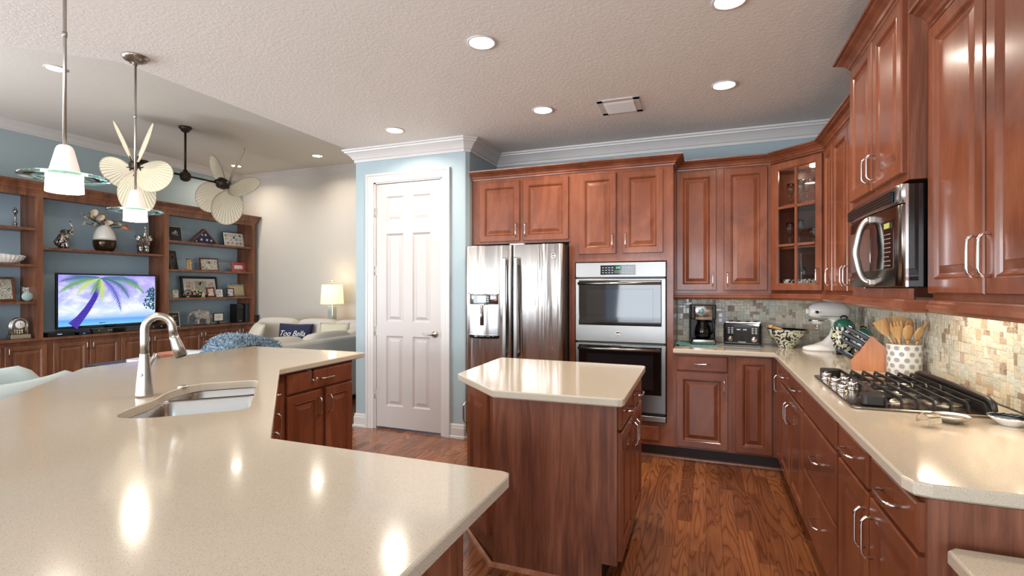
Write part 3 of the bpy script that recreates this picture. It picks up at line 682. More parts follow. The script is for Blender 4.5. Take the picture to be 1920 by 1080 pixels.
# ================================================================== DOUBLE OVEN
ov = thing('wall_oven', 'stainless double wall oven with black glass doors', 'oven', (-1.055, YT, 0))
OW = .751
m = MB(); m.box(.01, OW-.01, -.004, .55, .305, 1.615); m.build('oven_body', black_plastic, ov)
m = MB(); m.rectloops(0, OW, 1.490, 1.617, [(0,.0),(0,.022),(.004,.026)]); cp = m.build('control_panel', steel_v, ov)
m = MB(); m.box(.215, .508, -.0285, -.025, 1.512, 1.592, .002); m.build('control_display', black_gloss, cp)
m = MB(); rnd = random.Random(4)
for i in range(4):
    for j in range(3): m.box(.232+i*.026, .232+i*.026+.014, -.0292, -.028, 1.526+j*.021, 1.526+j*.021+.006)
for i in range(4):
    for j in range(3): m.box(.402+i*.023, .402+i*.023+.012, -.0292, -.028, 1.526+j*.021, 1.526+j*.021+.006)
for i in range(5): m.box(.336+i*.012, .336+i*.012+.006, -.0292, -.028, 1.527, 1.533); m.box(.336+i*.012, .336+i*.012+.006, -.0292, -.028, 1.540, 1.546)
m.build('button_marks', flat('grey_marks', (170,170,168), .5), cp)
text('2:07', .022, NM('green_led', (90,220,120), .4, emis=1.2).m, cp, (.365,-.029,1.570), name='clock_digits')
def odoor(z0, z1, gz0, gz1, emblem=None):
    m = MB()
    rows = [(0,.0),(0,.028),(.005,.034)]
    # steel door with the glass set in
    m.rectloops(0, OW, z0, z1, rows)
    d = m.build('oven_door', steel_v, ov)
    m = MB(); m.rectloops(.030, OW-.034, gz0, gz1, [(0,.034),(.002,.0375),(.006,.038)]); g = m.build('door_glass', black_glass, d)
    m = MB(); m.rectloops(.10, OW-.10, gz0+.045, gz1-.075, [(0,.038),(.001,.0384)]); m.build('inner_window', flat('window_tint', (26,24,26), .05, spec=.9), d)
    m = MB(); zz = gz1-.028
    m.tube([(.035,-.085,zz),(OW-.04,-.085,zz)], .0125, 12)
    for x in (.06, OW-.065): m.box(x-.012, x+.012, -.085, -.034, zz-.009, zz+.009, .003)
    m.build('handle', steel_v, d); return d
d1 = odoor(.945, 1.480, 1.085, 1.466); odoor(.372, .932, .520, .920)
m = MB(); m.lathe([(0,0),(.019,0),(.019,.004),(.016,.005),(.0155,.004),(0,.004)], (OW/2-.01,-.034,1.018), 24, 'y'); m.build('round_emblem', chrome, d1)
text('GE', .015, black_plastic, d1, (OW/2-.01,-.0385,1.018), name='emblem_letters')
m = MB(); m.rectloops(0, OW, .303, .348, [(0,0),(0,.026),(.004,.030)]); m.build('vent_trim', steel_v, ov)
# ================================================================== MICROWAVE
mw = thing('microwave', 'over-the-range stainless microwave with a bowed chrome handle', 'microwave', (.740, 3.165, 0), R90)
MW = .762
m = MB(); m.box(0, MW, .0, .395, 1.403, 1.812, .003); m.build('microwave_body', black_gloss, mw)
m = MB(); m.sm = True
fp = [(0,0)]+[(.0,-.012),(.006,-.022)]+[(MW*i/12, -.024-.014*math.sin(PI*i/12)) for i in range(1,12)]+[(MW-.006,-.022),(MW,-.012),(MW,0)]
m.prism(fp, 1.735, 1.812, .003); tp = m.build('vent_panel', steel_m, mw)
m = MB(); m.sm = True; m.prism([(a,b) for a,b in fp], 1.405, 1.731, .004); dd = m.build('microwave_door', flat('dark_steel', (112,98,90), .2, 1), mw)
m = MB(); m.box(.03, MW-.07, -.0395, -.030, 1.748, 1.795, .001); m.build('vent_backing', black_plastic, mw)
m = MB()
for k in range(4): m.box(.03, MW-.07, -.0415, -.034, 1.752+k*.0115, 1.757+k*.0115)
m.build('vent_louvers', flat('grille_grey', (30,29,29), .4, .2), mw)
m = MB(); m.rectloops(.045, .42, 1.475, 1.675, [(0,.036),(.003,.0395)], 0); m.build('door_window', flat('smoked_glass', (60,50,46), .05, coat=.6), dd)
m = MB(); m.prism([(.455,-.040),(.52,-.0395),(.60,-.036),(.692,-.030),(.692,-.02),(.455,-.02)], 1.478, 1.682, .002); kp = m.build('keypad', black_gloss, dd)
m = MB(); m.box(.605, .665, -.0372, -.034, 1.648, 1.670); m.build('display', NM('green_display', (150,160,90), .3, emis=.35).m, kp)
m = MB()
for j in range(8):
    for i in range(4):
        if j in (2,) and i == 3: continue
        m.box(.605+i*.018, .611+i*.018, -.0362+.0008*i, -.032, 1.492+j*.0185, 1.4955+j*.0185)
m.build('key_marks', flat('key_marks_grey', (190,188,182), .5), kp)
m = MB(); xh = .435
pth = [(xh+.035, -.032, 1.712), (xh+.012, -.062, 1.700), (xh-.004, -.080, 1.66), (xh-.012, -.092, 1.60), (xh-.014, -.096, 1.565), (xh-.012, -.092, 1.53), (xh-.004, -.080, 1.47), (xh+.012, -.062, 1.432), (xh+.035, -.032, 1.420)]
# smooth the bow
def cr_(P, n=5):
    out = []
    for i in range(len(P)-1):
        p0, p1, p2, p3 = [Vector(P[max(0, min(len(P)-1, j))]) for j in (i-1, i, i+1, i+2)]
        for k in range(n):
            t = k/n; out.append(.5*((2*p1)+(-p0+p2)*t+(2*p0-5*p1+4*p2-p3)*t*t+(-p0+3*p1-3*p2+p3)*t**3))
    return out+[Vector(P[-1])]
m.tube(cr_(pth), .0145, 12)
m.box(xh+.0, xh+.05, -.060, -.03, 1.690, 1.722, .005).box(xh+.0, xh+.05, -.060, -.03, 1.412, 1.440, .005)
m.build('handle', nickel, dd)
m = MB(); m.box(MW-.002, MW+.003, -.010, -.0, 1.405, 1.81); m.build('edge_trim', chrome, mw)
m = MB(); m.lathe([(0,0),(.010,0),(.010,.003),(0,.003)], (.025,-.031,1.44), 16, 'y'); m.build('round_emblem', chrome, dd)
# ================================================================== COOKTOP
CX0, CX1, CY0, CY1, CZ = .548, 1.030, 2.385, 3.175, .914
ck = thing('gas_cooktop', 'stainless gas cooktop with black cast iron grates and chrome knobs', 'cooktop', (0,0,CZ))
m = MB(); m.prism(chamf([(CX0,CY0),(CX1,CY0),(CX1,CY1),(CX0,CY1)], .03, None, 4), 0, .012, .004); m.build('tray', steel('cooktop_steel', (150,140,130), .2, ax=(80,80,80), b=.05), ck)
bcap = flat('burner_cap', (28,27,27), .35)
for (x, y, r) in ((.70,2.56,.045),(.90,2.56,.036),(.70,3.02,.036),(.90,3.02,.045),(.80,2.79,.055)):
    m = MB(); m.lathe([(0,.012),(r*1.9,.012),(r*1.85,.015),(r*1.3,.013),(r,.016),(r*.95,.030),(0,.030)], (x,y,0), 24); b = m.build('burner', nickel, ck)
    m = MB(); m.lathe([(0,.030),(r*.98,.030),(r,.034),(r*.9,.038),(0,.039)], (x,y,0), 24); m.build('burner_cap', bcap, b)
for (x, y) in ((.583,3.035),(.590,2.87),(.645,2.93),(.640,2.775),(.583,2.70)):
    m = MB(); m.lathe([(0,.012),(.026,.012),(.027,.016),(.021,.020),(.019,.024),(.021,.028),(.023,.044),(.020,.047),(0,.047)], (x,y,0), 20); m.box(x-.005, x+.005, y-.021, y+.021, .045, .052, .002); m.build('knob', chrome, ck)
def fin(m, x, y0, y1, top=.046, foot0=True, foot1=True, w=.0045):
    pts = []
    if foot0: pts += [(x, y0, .012), (x, y0+.001, top-.012), (x, y0+.014, top)]
    else: pts += [(x, y0, top)]
    if foot1: pts += [(x, y1-.014, top), (x, y1-.001, top-.012), (x, y1, .012)]
    else: pts += [(x, y1, top)]
    # rectangular bar: loops
    rows = []
    P = [Vector(p) for p in pts]
    for i, p in enumerate(P):
        t = (P[min(i+1,len(P)-1)]-P[max(i-1,0)]).normalized(); nrm = Vector((1,0,0)).cross(t).normalized()
        h = .006
        rows.append([tuple(p+Vector((-w,0,0))-nrm*h), tuple(p+Vector((w,0,0))-nrm*h), tuple(p+Vector((w*.7,0,0))+nrm*h), tuple(p+Vector((-w*.7,0,0))+nrm*h)])
    m.loops(rows)
for (ya, yb, far) in ((2.405, 2.780, 0), (2.790, 3.155, 1)):
    m = MB()
    for i in range(7):
        x = .668+i*.052
        fin(m, x, ya, yb)
    for y in (ya+.11, yb-.11): m.box(.668, .985, y-.004, y+.004, .034, .044)
    g = m.build('grate', iron, ck)
    m = MB()   # broad corner shoe beside the knobs
    yc = yb-.03 if far else ya+.03
    P = [(.568,yc-.028),(.612,yc-.030),(.668,yc-.006),(.668,yc+.02),(.61,yc+.026),(.575,yc+.024)] if far else [(.592,yc-.03),(.668,yc-.03),(.668,yc+.03),(.63,yc+.055),(.60,yc+.05),(.588,yc+.01)]
    m.prism(chamf(P, .012, None, 3), .012, .056, .006); m.build('grate_shoe', iron, g)
m = MB()
for (ya, yb) in ((2.405, 3.155),):
    rows = []
    for x, z0, z1 in ((.992,.012,.052),(1.004,.012,.066),(1.018,.012,.066),(1.022,.012,.052)): pass
    m.tube([(1.006,ya,.014),(1.006,ya+.012,.050),(1.006,ya+.05,.060),(1.006,(ya+yb)/2,.062),(1.006,yb-.05,.060),(1.006,yb-.012,.050),(1.006,yb,.014)], .0125, 8)
    m.box(.998, 1.012, ya+.05, yb-.05, .012, .050)
m.build('back_rail', iron, ck)
# ================================================================== THINGS ON THE COUNTERS
Z = .9145
cm = thing('coffee_maker', 'black and steel drip coffee maker with glass carafe', 'coffee maker', (-.030, 4.66, Z), .10)
m = MB(); m.box(-.10, .10, -.09, .12, .0, .045, .008).box(-.10, .10, .02, .12, .04, .32, .008).box(-.102, .102, -.085, .12, .215, .335, .010); m.build('body', black_plastic, cm)
m = MB(); m.sm = True; m.prism([(-.075+.15*i/10, -.088-.012*math.sin(PI*i/10)) for i in range(11)]+[(.075,-.08),(-.075,-.08)], .212, .325, .002); fpn = m.build('front_panel', steel_m, cm)
m = MB(); m.lathe([(0,0),(.026,0),(.026,.004),(.022,.006),(0,.006)], (-.02,-.098,.285), 20, 'y'); m.build('clock_ring', chrome, fpn)
m = MB(); m.lathe([(0,0),(.020,0),(.020,.002),(0,.002)], (-.02,-.104,.285), 20, 'y'); m.build('clock_face', flat('teal_face', (110,170,172), .3), fpn)
m = MB()
for k in (-.045,-.02,.005,.03): m.lathe([(0,0),(.005,0),(.005,.003),(0,.003)], (k,-.100,.242), 10, 'y')
m.build('button', black_plastic, fpn)
m = MB(); m.sm = True; m.prism([(-.095+.19*i/10, -.090-.010*math.sin(PI*i/10)) for i in range(11)]+[(.095,-.08),(-.095,-.08)], .004, .042, .002); m.build('base_band', steel_m, cm)
m = MB(); m.lathe([(0,.048),(.055,.048),(.066,.07),(.068,.11),(.060,.15),(.045,.185),(.047,.20),(.043,.20),(.041,.186),(.056,.15),(.064,.11),(.062,.072),(.05,.052),(0,.052)], (0,-.018,0), 24); cf = m.build('carafe', glass('smoked_carafe', (150,140,135)), cm)
m = MB(); m.lathe([(0,.052),(.05,.052),(.061,.075),(.061,.11),(0,.112)], (0,-.018,0), 24); m.build('coffee', flat('coffee', (30,16,10), .2), cf)
m = MB(); m.tube([(.045,-.03,.195),(.085,-.045,.19),(.093,-.045,.13),(.066,-.035,.085)], .008, 8).lathe([(0,.198),(.048,.198),(.048,.208),(0,.212)], (0,-.018,0), 20); m.build('carafe_handle', black_plastic, cf)
m = MB(); m.tube(cr_([(.10,.10,.24),(.115,.135,.20),(.115,.14,.08),(.12,.13,.006)]), .003, 6); m.build('power_cord', black_plastic, cm)
mt = thing('place_mat', 'teal checked woven mat under the coffee maker', 'mat', (-.07, 4.63, Z))
m = MB(); n_ = 16; rows = []
for i in range(n_+1):
    x = -.175+.33*i/n_; z = .004+.016*max(0, 1-i/5)**1.2*math.sin(i*1.1+.6)**2
    rows.append([(x, -.16, z), (x, .15, z), (x, .15, z-.003), (x, -.16, z-.003)])
m.loops(rows); mm = NM('teal_check', (96,150,150), .9); ck_ = mm.node('ShaderNodeTexChecker', i_Scale=45.0); mm.L.new(mm.co(), ck_.inputs[0]); ck_.inputs[1].default_value = srgb(92,150,152); ck_.inputs[2].default_value = srgb(130,180,176); mm.col(ck_.outputs[0]); m.build('mat_cloth', mm.m, mt)
cm.location.z = Z+.0045
ts = thing('toaster', 'black four-slot toaster with two chrome dials', 'toaster', (.292, 4.70, Z), -.12)
m = MB(); m.box(-.145, .145, -.11, .13, .008, .195, .018); m.box(-.14, .14, -.105, .12, .0, .012, .003); m.build('body', flat('toaster_black', (14,14,15), .18, coat=.4), ts)
m = MB(); m.box(-.130, .130, -.118, -.106, .03, .18, .004); fpn = m.build('front_panel', black_gloss, ts)
m = MB(); m.box(-.135, .135, -.07, .10, .192, .200, .003)
tt = m.build('top_plate', chrome, ts)
m = MB()
for x in (-.095, -.035, .035, .095): m.box(x-.014, x+.014, -.06, .09, .199, .2015)
m.build('bread_slot', black_gap, tt)
for x in (-.090, .090):
    m = MB(); m.lathe([(0,0),(.024,0),(.022,.014),(0,.016)], (x,-.118,.062), 20, 'y'); m.build('dial', chrome if x > 0 else pewter, ts)
    m = MB()
    for k in range(4): m.box(x-.018, x-.004, -.1195, -.1175, .108+k*.014, .113+k*.014); m.box(x+.006, x+.022, -.1195, -.1175, .108+k*.014, .113+k*.014)
    m.build('button_marks', flat('pale_marks', (200,200,198), .4), ts)
for x in (-.025, .022):
    m = MB(); m.box(x-.004, x+.004, -.1192, -.1172, .06, .145); o = m.build('lever_slot', black_gap, ts)
    m = MB(); m.box(x-.016, x+.016, -.132, -.118, .135, .146, .003); m.build('lever', pewter, ts)
text('Cuisinart', .016, flat('print_white', (225,225,220), .5), ts, (0,-.1192,.038), name='brand_lettering')
# patterned bowl
def patt(name, k=20):
    m = NM(name, (200,190,160), .22, coat=.4)
    n = m.noise(m.co((1,1,1)), k, 2, .5, 2.2); c = m.ramp(n, [(0,(20,20,22)),(.44,(24,24,26)),(.47,(222,216,196)),(.56,(226,220,200)),(.60,(150,176,96)),(.66,(196,150,104)),(.70,(30,40,36))], 'CONSTANT'); m.col(c); return m.m
pat = patt('painted_majolica', 20)
bw = thing('mixing_bowl', 'patterned ceramic bowl with a green interior beside the toaster', 'bowl', (.615, 4.655, Z))
m = MB(); m.lathe([(0,0),(.058,0),(.062,.012),(.060,.018),(.10,.055),(.128,.10),(.142,.142),(.146,.148)], (0,0,0), 32); b_ = m.build('bowl_outside', pat, bw)
m = MB(); m.lathe([(.146,.148),(.136,.145),(.118,.10),(.085,.05),(.05,.025),(0,.02)], (0,0,0), 32); o = m.build('bowl_inside', flat('green_glaze', (38,96,80), .15, coat=.5), bw); o['label'] = 'glossy green inside'
hp = thing('wooden_spoon', 'wooden utensil resting across the rim of the patterned bowl', 'utensil', (.615, 4.655, Z))
m = MB(); m.tube([(-.145,-.045,.172),(-.10,-.04,.163),(-.05,-.03,.150),(.02,-.02,.115)], [.010,.012,.010,.006], 10); m.sphere((-.115,-.045,.172), (.016,.012,.012)); m.build('handle', tan_wood, hp)
m = MB(); m.sphere((-.150,-.048,.170), (.016,.012,.008)); m.build('dark_tip', pewter, hp)
# stand mixer: head points towards -x
mx = thing('stand_mixer', 'white stand mixer without a bowl in the corner of the counter', 'mixer', (.905, 4.545, Z), .12)
wm = flat('mixer_white', (232,228,222), .18, coat=.5)
def oval(cx, rx, ry, z, n=28, sq=2.3, cy=0):
    r = []
    for i in range(n):
        a = 2*PI*i/n; c, s_ = math.cos(a), math.sin(a)
        r.append((cx+rx*abs(c)**(2/sq)*(1 if c > 0 else -1), cy+ry*abs(s_)**(2/sq)*(1 if s_ > 0 else -1), z))
    return r
m = MB(); m.sm = True
m.loops([oval(-.035,.160,.095,.0), oval(-.035,.165,.100,.012), oval(-.03,.160,.097,.026), oval(-.0,.12,.07,.045), oval(.03,.085,.058,.075), oval(.048,.062,.048,.12), oval(.052,.050,.042,.17), oval(.055,.055,.045,.215), oval(.05,.075,.055,.25)])
m.build('base_and_column', wm, mx)
m = MB(); m.sm = True; rows = []
for x, r, zc in ((-.155,.030,.300),(-.15,.045,.302),(-.125,.062,.306),(-.08,.074,.310),(0,.080,.312),(.07,.078,.310),(.105,.066,.305),(.122,.040,.300),(.125,.02,.298)):
    rows.append([(x, r*.92*math.cos(2*PI*i/24), zc+r*math.sin(2*PI*i/24)*(.95 if math.sin(2*PI*i/24) > 0 else .85)) for i in range(24)])
m.loops(rows); hd = m.build('motor_head', wm, mx)
m = MB(); m.lathe([(0,0),(.022,0),(.022,.022),(.018,.026),(0,.026)], (0,0,0), 20); M_ = Matrix.Translation((-.150,0,.304)) @ Matrix.Rotation(-PI/2, 4, 'Y'); m.xf(M_); m.build('hub_cover', wm, hd)
m = MB(); m.lathe([(0,0),(.012,0),(.010,.012),(0,.012)], (-.118,-.066,.300), 14, 'y'); m.build('speed_knob', black_plastic, hd)
m = MB(); m.lathe([(0,.205),(.035,.205),(.040,.215),(.058,.228),(.060,.238),(0,.238)], (-.095,0,0), 24); m.build('planetary', wm, hd)
m = MB(); m.lathe([(.061,.226),(.063,.228),(.063,.238),(.060,.240)], (-.095,0,0), 24); m.build('chrome_band', chrome, hd)
m = MB(); m.tube([(-.095,0,.206),(-.095,0,.165)], .006, 8).tube([(-.108,0,.17),(-.095,0,.165)], .003, 6); m.build('beater_shaft', chrome, hd)
m = MB(); m.box(-.10,.12,-.0805,-.072,.266,.270); m.build('seam_strip', nickel, hd)
# canisters
def canister(loc, s, lab, grp=None):
    t = thing('canister', lab, 'canister', loc, 0)
    m = MB(); m.lathe([(0,.012*s),(.05*s,.012*s),(.058*s,.03*s),(.075*s,.07*s),(.082*s,.115*s),(.078*s,.15*s),(.070*s,.170*s),(.068*s,.176*s)], (0,0,0), 32); m.build('jar', pat, t)
    m = MB(); m.lathe([(.068*s,.172*s),(.074*s,.182*s),(.080*s,.200*s),(.074*s,.202*s)], (0,0,0), 32)
    st = NM('black_white_stripes', (230,226,214), .25); wv = st.node('ShaderNodeTexGradient', gradient_type='RADIAL'); st.L.new(st.co(), wv.inputs[0])
    mu = st.node('ShaderNodeMath', operation='MULTIPLY'); mu.inputs[1].default_value = 14; st.L.new(wv.outputs[1], mu.inputs[0]); fr_ = st.node('ShaderNodeMath', operation='FRACT'); st.L.new(mu.outputs[0], fr_.inputs[0])
    st.col(st.ramp(fr_.outputs[0], [(0,(24,24,26)),(.5,(232,226,212))], 'CONSTANT')); m.build('striped_collar', st.m, t)
    m = MB(); m.lathe([(.070*s,.198*s),(.068*s,.205*s),(.062*s,.232*s),(.040*s,.252*s),(.014*s,.260*s),(0,.260*s)], (0,0,0), 32); ld = m.build('lid', flat('green_lid_glaze', (46,110,90), .18, coat=.5), t)
    m = MB(); m.tube([(.022*s*math.cos(a), 0, .262*s+.018*s*math.sin(a)) for a in [PI*k/8 for k in range(9)]], .006*s, 8); m.build('lid_knob', black_gloss, ld)
    m = MB(); m.box(-.062*s, .062*s, -.062*s, .062*s, 0, .012*s, .003); m.build('foot', black_gloss, t)
    return t
canister((.945, 4.335, Z), 1.0, 'tall patterned canister with a green lid beside the stand mixer')
canister((1.02, 4.150, Z), .78, 'smaller patterned canister tucked behind the knife block')
# knife block
kb = thing('knife_block', 'wooden knife block full of black-handled knives, behind the cooktop', 'knife block', (.895, 3.56, Z), -.20)
m = MB()
side = [(.115,0),(-.075,0),(-.085,.055),(-.045,.105),(.015,.205),(.115,.11)]
rows = [[(x, y, z) for x, z in side] for y in (-.065, .065)]
m.loops(rows); m.build('block', block_wood, kb)
m = MB(); m.loops([[(x, y, z) for x, z in [(.118,.108),(.020,.205),(.006,.182),(.10,.088)]] for y in (-.067,-.0655)]); m.build('front_strip', block_wood, kb)
dv = Vector((-.86,0,.51)).normalized(); 
def knife(y, a, L, w_, kbx=kb):
    p = Vector((-.045,0,.105)).lerp(Vector((.015,0,.205)), a); p.y = y
    return (p, L, w_)
kn = []
for a in (.18,.5,.82):
    for y in (-.045,-.015,.015,.045): kn.append(((-.045+.06*a, y, .105+.10*a), .125 if a > .3 else .10, .0095))
for y in (-.05,-.03,-.01,.01,.03,.05): kn.append(((-.082+.006, y, .070), .095, .0065))
for i, (p, L, r_) in enumerate(kn):
    k_ = thing('kitchen_knife', 'black-handled knife with steel rivets standing in the wooden knife block', 'knife', kb.location, -.20, 'knives in the block')
    p = Vector(p); a_ = p-dv*.012; e_ = p+dv*L
    nn = Vector((-dv.z,0,dv.x))*-1
    m = MB(); rows = []
    for t_, s_ in ((0,.9),(.15,1),(.8,1.05),(1,.8)):
        c_ = a_.lerp(e_, t_)
        rows.append([tuple(c_+nn*u*r_*1.3*s_+Vector((0,v*r_*.85*s_,0))) for u, v in ((-1,-.6),(-.6,-1),(.6,-1),(1,-.6),(1,.6),(.6,1),(-.6,1),(-1,.6))])
    m.loops(rows); m.build('knife_handle', black_plastic, k_)
    m = MB(); c0, c1 = a_+dv*.01, e_-dv*.006
    m.loops([[tuple(q+nn*(r_*1.36)*(1)+Vector((0,v,0))) for v in (-.0009,.0009)]+[tuple(q+nn*(r_*1.2)+Vector((0,v,0))) for v in (.0009,-.0009)] for q in (c0, c1)])
    m.build('steel_spine', chrome, k_)
# utensil crock
cr0 = thing('utensil_crock', 'white crock with grey dots holding wooden utensils', 'crock', (1.040, 3.44, Z))
dm = NM('dotted_ceramic', (232,228,220), .3, coat=.3)
m = MB(); m.lathe([(0,0),(.078,0),(.080,.004),(.082,.168),(.080,.172),(.076,.168),(.074,.01),(0,.01)], (0,0,0), 40); m.build('crock_body', dm.m, cr0)
m = MB()   # printed dots, thin on the glaze
for j in range(5):
    for i in range(11):
        a = 2*PI*(i+.5*(j % 2))/11; z = .02+j*.033; r0 = .0822+.002*z/.168; dr = .0125
        ring = [(r0*math.cos(a+dr*math.cos(q)/r0), r0*math.sin(a+dr*math.cos(q)/r0), z+dr*math.sin(q)) for q in [2*PI*k/14 for k in range(14)]]
        ring2 = [(x*1.006, y*1.006, zz) for x, y, zz in ring]; m.loops([ring, ring2], cap0=False)
m.build('dot_print', flat('grey_dot', (158,158,156), .5), cr0)
def utensil(kind, dx, dy, tx, ty, top, yaw_, lab):
    t = thing('wooden_utensil', lab, 'utensil', (cr0.location.x, cr0.location.y, Z), 0)
    a_ = Vector((-tx*.3+dx*.2, -ty*.3+dy*.2, .02)); b_ = Vector((dx, dy, .18)); d_ = (Vector((tx,ty,top))-b_).normalized(); e_ = Vector((tx,ty,top))
    hb = e_-d_*.095
    m = MB(); m.tube([a_, b_, hb], [.006,.006,.008], 8); h_ = m.build('handle', tan_wood, t)
    side_ = Vector((math.cos(yaw_), math.sin(yaw_), 0)); side_ = (side_-d_*side_.dot(d_)).normalized(); nn = d_.cross(side_).normalized()
    prof = {'spoon':[(0,.010),(.02,.020),(.045,.029),(.07,.027),(.088,.016),(.095,.004)], 'turner':[(0,.010),(.02,.022),(.05,.030),(.095,.034),(.098,.033)], 'fork':[(0,.010),(.02,.022),(.05,.031),(.07,.031),(.072,.030)]}[kind]
    m = MB(); m.sm = kind == 'spoon'; rows = []
    for l, hw in prof:
        c_ = hb+d_*l; dz_ = nn*(-.006*math.sin(PI*l/.1) if kind == 'spoon' else 0)
        rows.append([tuple(c_+side_*hw*u+nn*v*.0028+dz_*(1-abs(u))) for u, v in ((-1,-.4),(-.5,-1),(.5,-1),(1,-.4),(1,.4),(.5,1),(-.5,1),(-1,.4))])
    m.loops(rows)
    if kind == 'fork':
        for u in (-.024,-.008,.008,.024):
            m.loops([[tuple(hb+d_*l+side_*(u+w)+nn*v) for w, v in ((-.0052*k,-.0025),(.0052*k,-.0025),(.0052*k,.0025),(-.0052*k,.0025))] for l, k in ((.07,1),(.10,.6))])
    hd_ = m.build('head', tan_wood, t)
    if kind == 'spoon':
        m = MB()
        for u in (-.010, 0, .010): m.loops([[tuple(hb+d_*l+side_*(u+w)+nn*v) for w, v in ((-.0018,-.0042),(.0018,-.0042),(.0018,.0042),(-.0018,.0042))] for l in (.035,.072)])
        m.build('slot', flat('slot_shadow_wood', (120,74,40), .7), hd_)
utensil('turner', -.06, -.01, -.125, -.02, .300, .1, 'wooden turner leaning furthest left in the dotted crock')
utensil('fork', -.035, -.045, -.06, -.065, .295, .1, 'wooden fork with tines in the dotted crock')
utensil('spoon', .0, -.05, -.005, -.085, .285, .2, 'slotted wooden spoon leaning to the front of the dotted crock')
utensil('spoon', .045, -.04, .045, -.095, .275, .6, 'slotted wooden spoon in front on the right of the dotted crock')
utensil('turner', -.01, .03, -.01, .05, .320, .0, 'tall wooden turner standing at the back of the dotted crock')
utensil('spoon', .02, .02, .03, .01, .312, .5, 'wooden spoon upright in the middle of the dotted crock')
utensil('spoon', .055, -.0, .088, -.06, .305, 1.0, 'wooden spoon leaning against the tiles on the right of the dotted crock')
utensil('fork', -.03, .03, -.06, .06, .310, .3, 'wooden fork at the back left of the dotted crock')
# small things in front of the cooktop
nr = thing('napkin_ring', 'ribbed silver half-round napkin ring lying near the cooktop', 'napkin ring', (.725, 2.165, Z), .6)
m = MB(); rows = []
for i in range(25):
    a = -.35+PI*1.35*i/24; r0 = .024+(.0016 if i % 2 else 0)
    rows.append([(-.026, r0*math.cos(a), .0245+r0*math.sin(a)), (.026, r0*math.cos(a), .0245+r0*math.sin(a)), (.026, (r0-.003)*math.cos(a), .0245+(r0-.003)*math.sin(a)), (-.026, (r0-.003)*math.cos(a), .0245+(r0-.003)*math.sin(a))])
m.loops(rows); m.build('ribbed_band', flat('bright_silver', (214,208,198), .18, 1), nr)
sd = thing('spoon_rest', 'small brushed metal dish in front of the cooktop', 'dish', (.825, 2.262, Z))
m = MB(); m.lathe([(0,0),(.022,0),(.024,.004),(.045,.015),(.055,.027),(.0535,.028),(.043,.018),(.022,.008),(0,.006)], (0,0,0), 32); m.build('dish_bowl', nickel, sd)
wdish = thing('small_plate', 'small white dish with a black checked rim by the tiles', 'dish', (1.005, 2.300, Z))
m = MB(); m.lathe([(0,0),(.030,0),(.032,.004),(.055,.022),(.062,.030)], (0,0,0), 32); m.build('dish_underside', white_ceramic, wdish)
chk = NM('black_white_check', (230,226,220), .2); cc = chk.node('ShaderNodeTexChecker', i_Scale=85.0); chk.L.new(chk.co(), cc.inputs[0]); cc.inputs[1].default_value = srgb(235,232,226); cc.inputs[2].default_value = srgb(18,18,20); chk.col(cc.outputs[0])
m = MB(); m.lathe([(.062,.030),(.060,.031),(.050,.024),(.030,.012),(0,.010)], (0,0,0), 32); m.build('dish_inside', chk.m, wdish)
pr = thing('ceramic_shaker', 'round white ceramic shaker with a patterned top at the right edge', 'shaker', (1.035, 2.185, Z))
m = MB(); m.lathe([(0,0),(.026,0),(.038,.014),(.042,.032),(.036,.052),(.020,.066),(.012,.072),(0,.072)], (0,0,0), 28); m.build('body', white_ceramic, pr)
m = MB(); m.lathe([(.012,.070),(.014,.074),(.010,.080),(.016,.090),(.016,.100),(.008,.110),(0,.112)], (0,0,0), 20); m.build('knob_top', chk.m, pr)
# glassware inside the corner cabinet (its own local frame)
def Lc(u, v, z): p = Mi.inverted() @ Vector((u, v, z)); return p
clearg = glass('thin_glass', (240,246,246), .0, 1.35)
def goblet(u, v, z, h, r, lab, stem=True, grp='glassware behind the cabinet door'):
    t = thing('wine_glass' if stem else 'tumbler', lab, 'glass', Lc(u, v, z)[:], 0, grp)
    m = MB()
    if stem: m.lathe([(0,0),(r*.85,0),(r*.8,.003),(.006,.008),(.004,h*.25),(.008,h*.33),(.004,h*.42),(r*.6,h*.52),(r,h*.72),(r*.9,h),(r*.88,h),(r*.96,h*.72),(r*.55,h*.54),(0,h*.46)], (0,0,0), 16)
    else: m.lathe([(0,0),(r*.8,0),(r,h),(r*.94,h),(r*.74,.006),(0,.006)], (0,0,0), 16)
    m.build('glass_bowl', clearg, t)
for u, v, h, r in ((.10,.10,.17,.030),(.17,.12,.19,.032),(.25,.08,.17,.03),(.29,.15,.19,.033),(.34,.08,.16,.03),(.39,.11,.17,.028)): goblet(u, v, 2.063, h, r, 'stemmed crystal glass on the top shelf of the corner cabinet', grp='stemmed glasses on the top shelf')
for u, v, h, r in ((.10,.09,.20,.030),(.19,.08,.21,.034),(.29,.10,.14,.034),(.36,.08,.14,.03)): goblet(u, v, 1.723, h, r, 'clear stemmed glass on the middle shelf of the corner cabinet', grp='stemmed glasses on the middle shelf')
for u, v in ((.17,.15),(.33,.15)): goblet(u, v, 1.391, .17, .026, 'slender clear glass at the bottom of the corner cabinet behind the cups', grp='slender glasses at the bottom')
for u, c_ in ((.11,0),(.21,1),(.29,2),(.36,3)):
    t = thing('painted_cup', 'black and cream painted cup at the bottom of the glass corner cabinet', 'cup', Lc(u, .07, 1.391)[:], c_*.7, 'painted cups in the corner cabinet')
    m = MB(); m.lathe([(0,0),(.026,0),(.040,.03),(.044,.078),(.041,.078),(.036,.03),(0,.006)], (0,0,0), 20); m.build('cup_body', patt('cup_pattern_%d' % c_, 32), t)
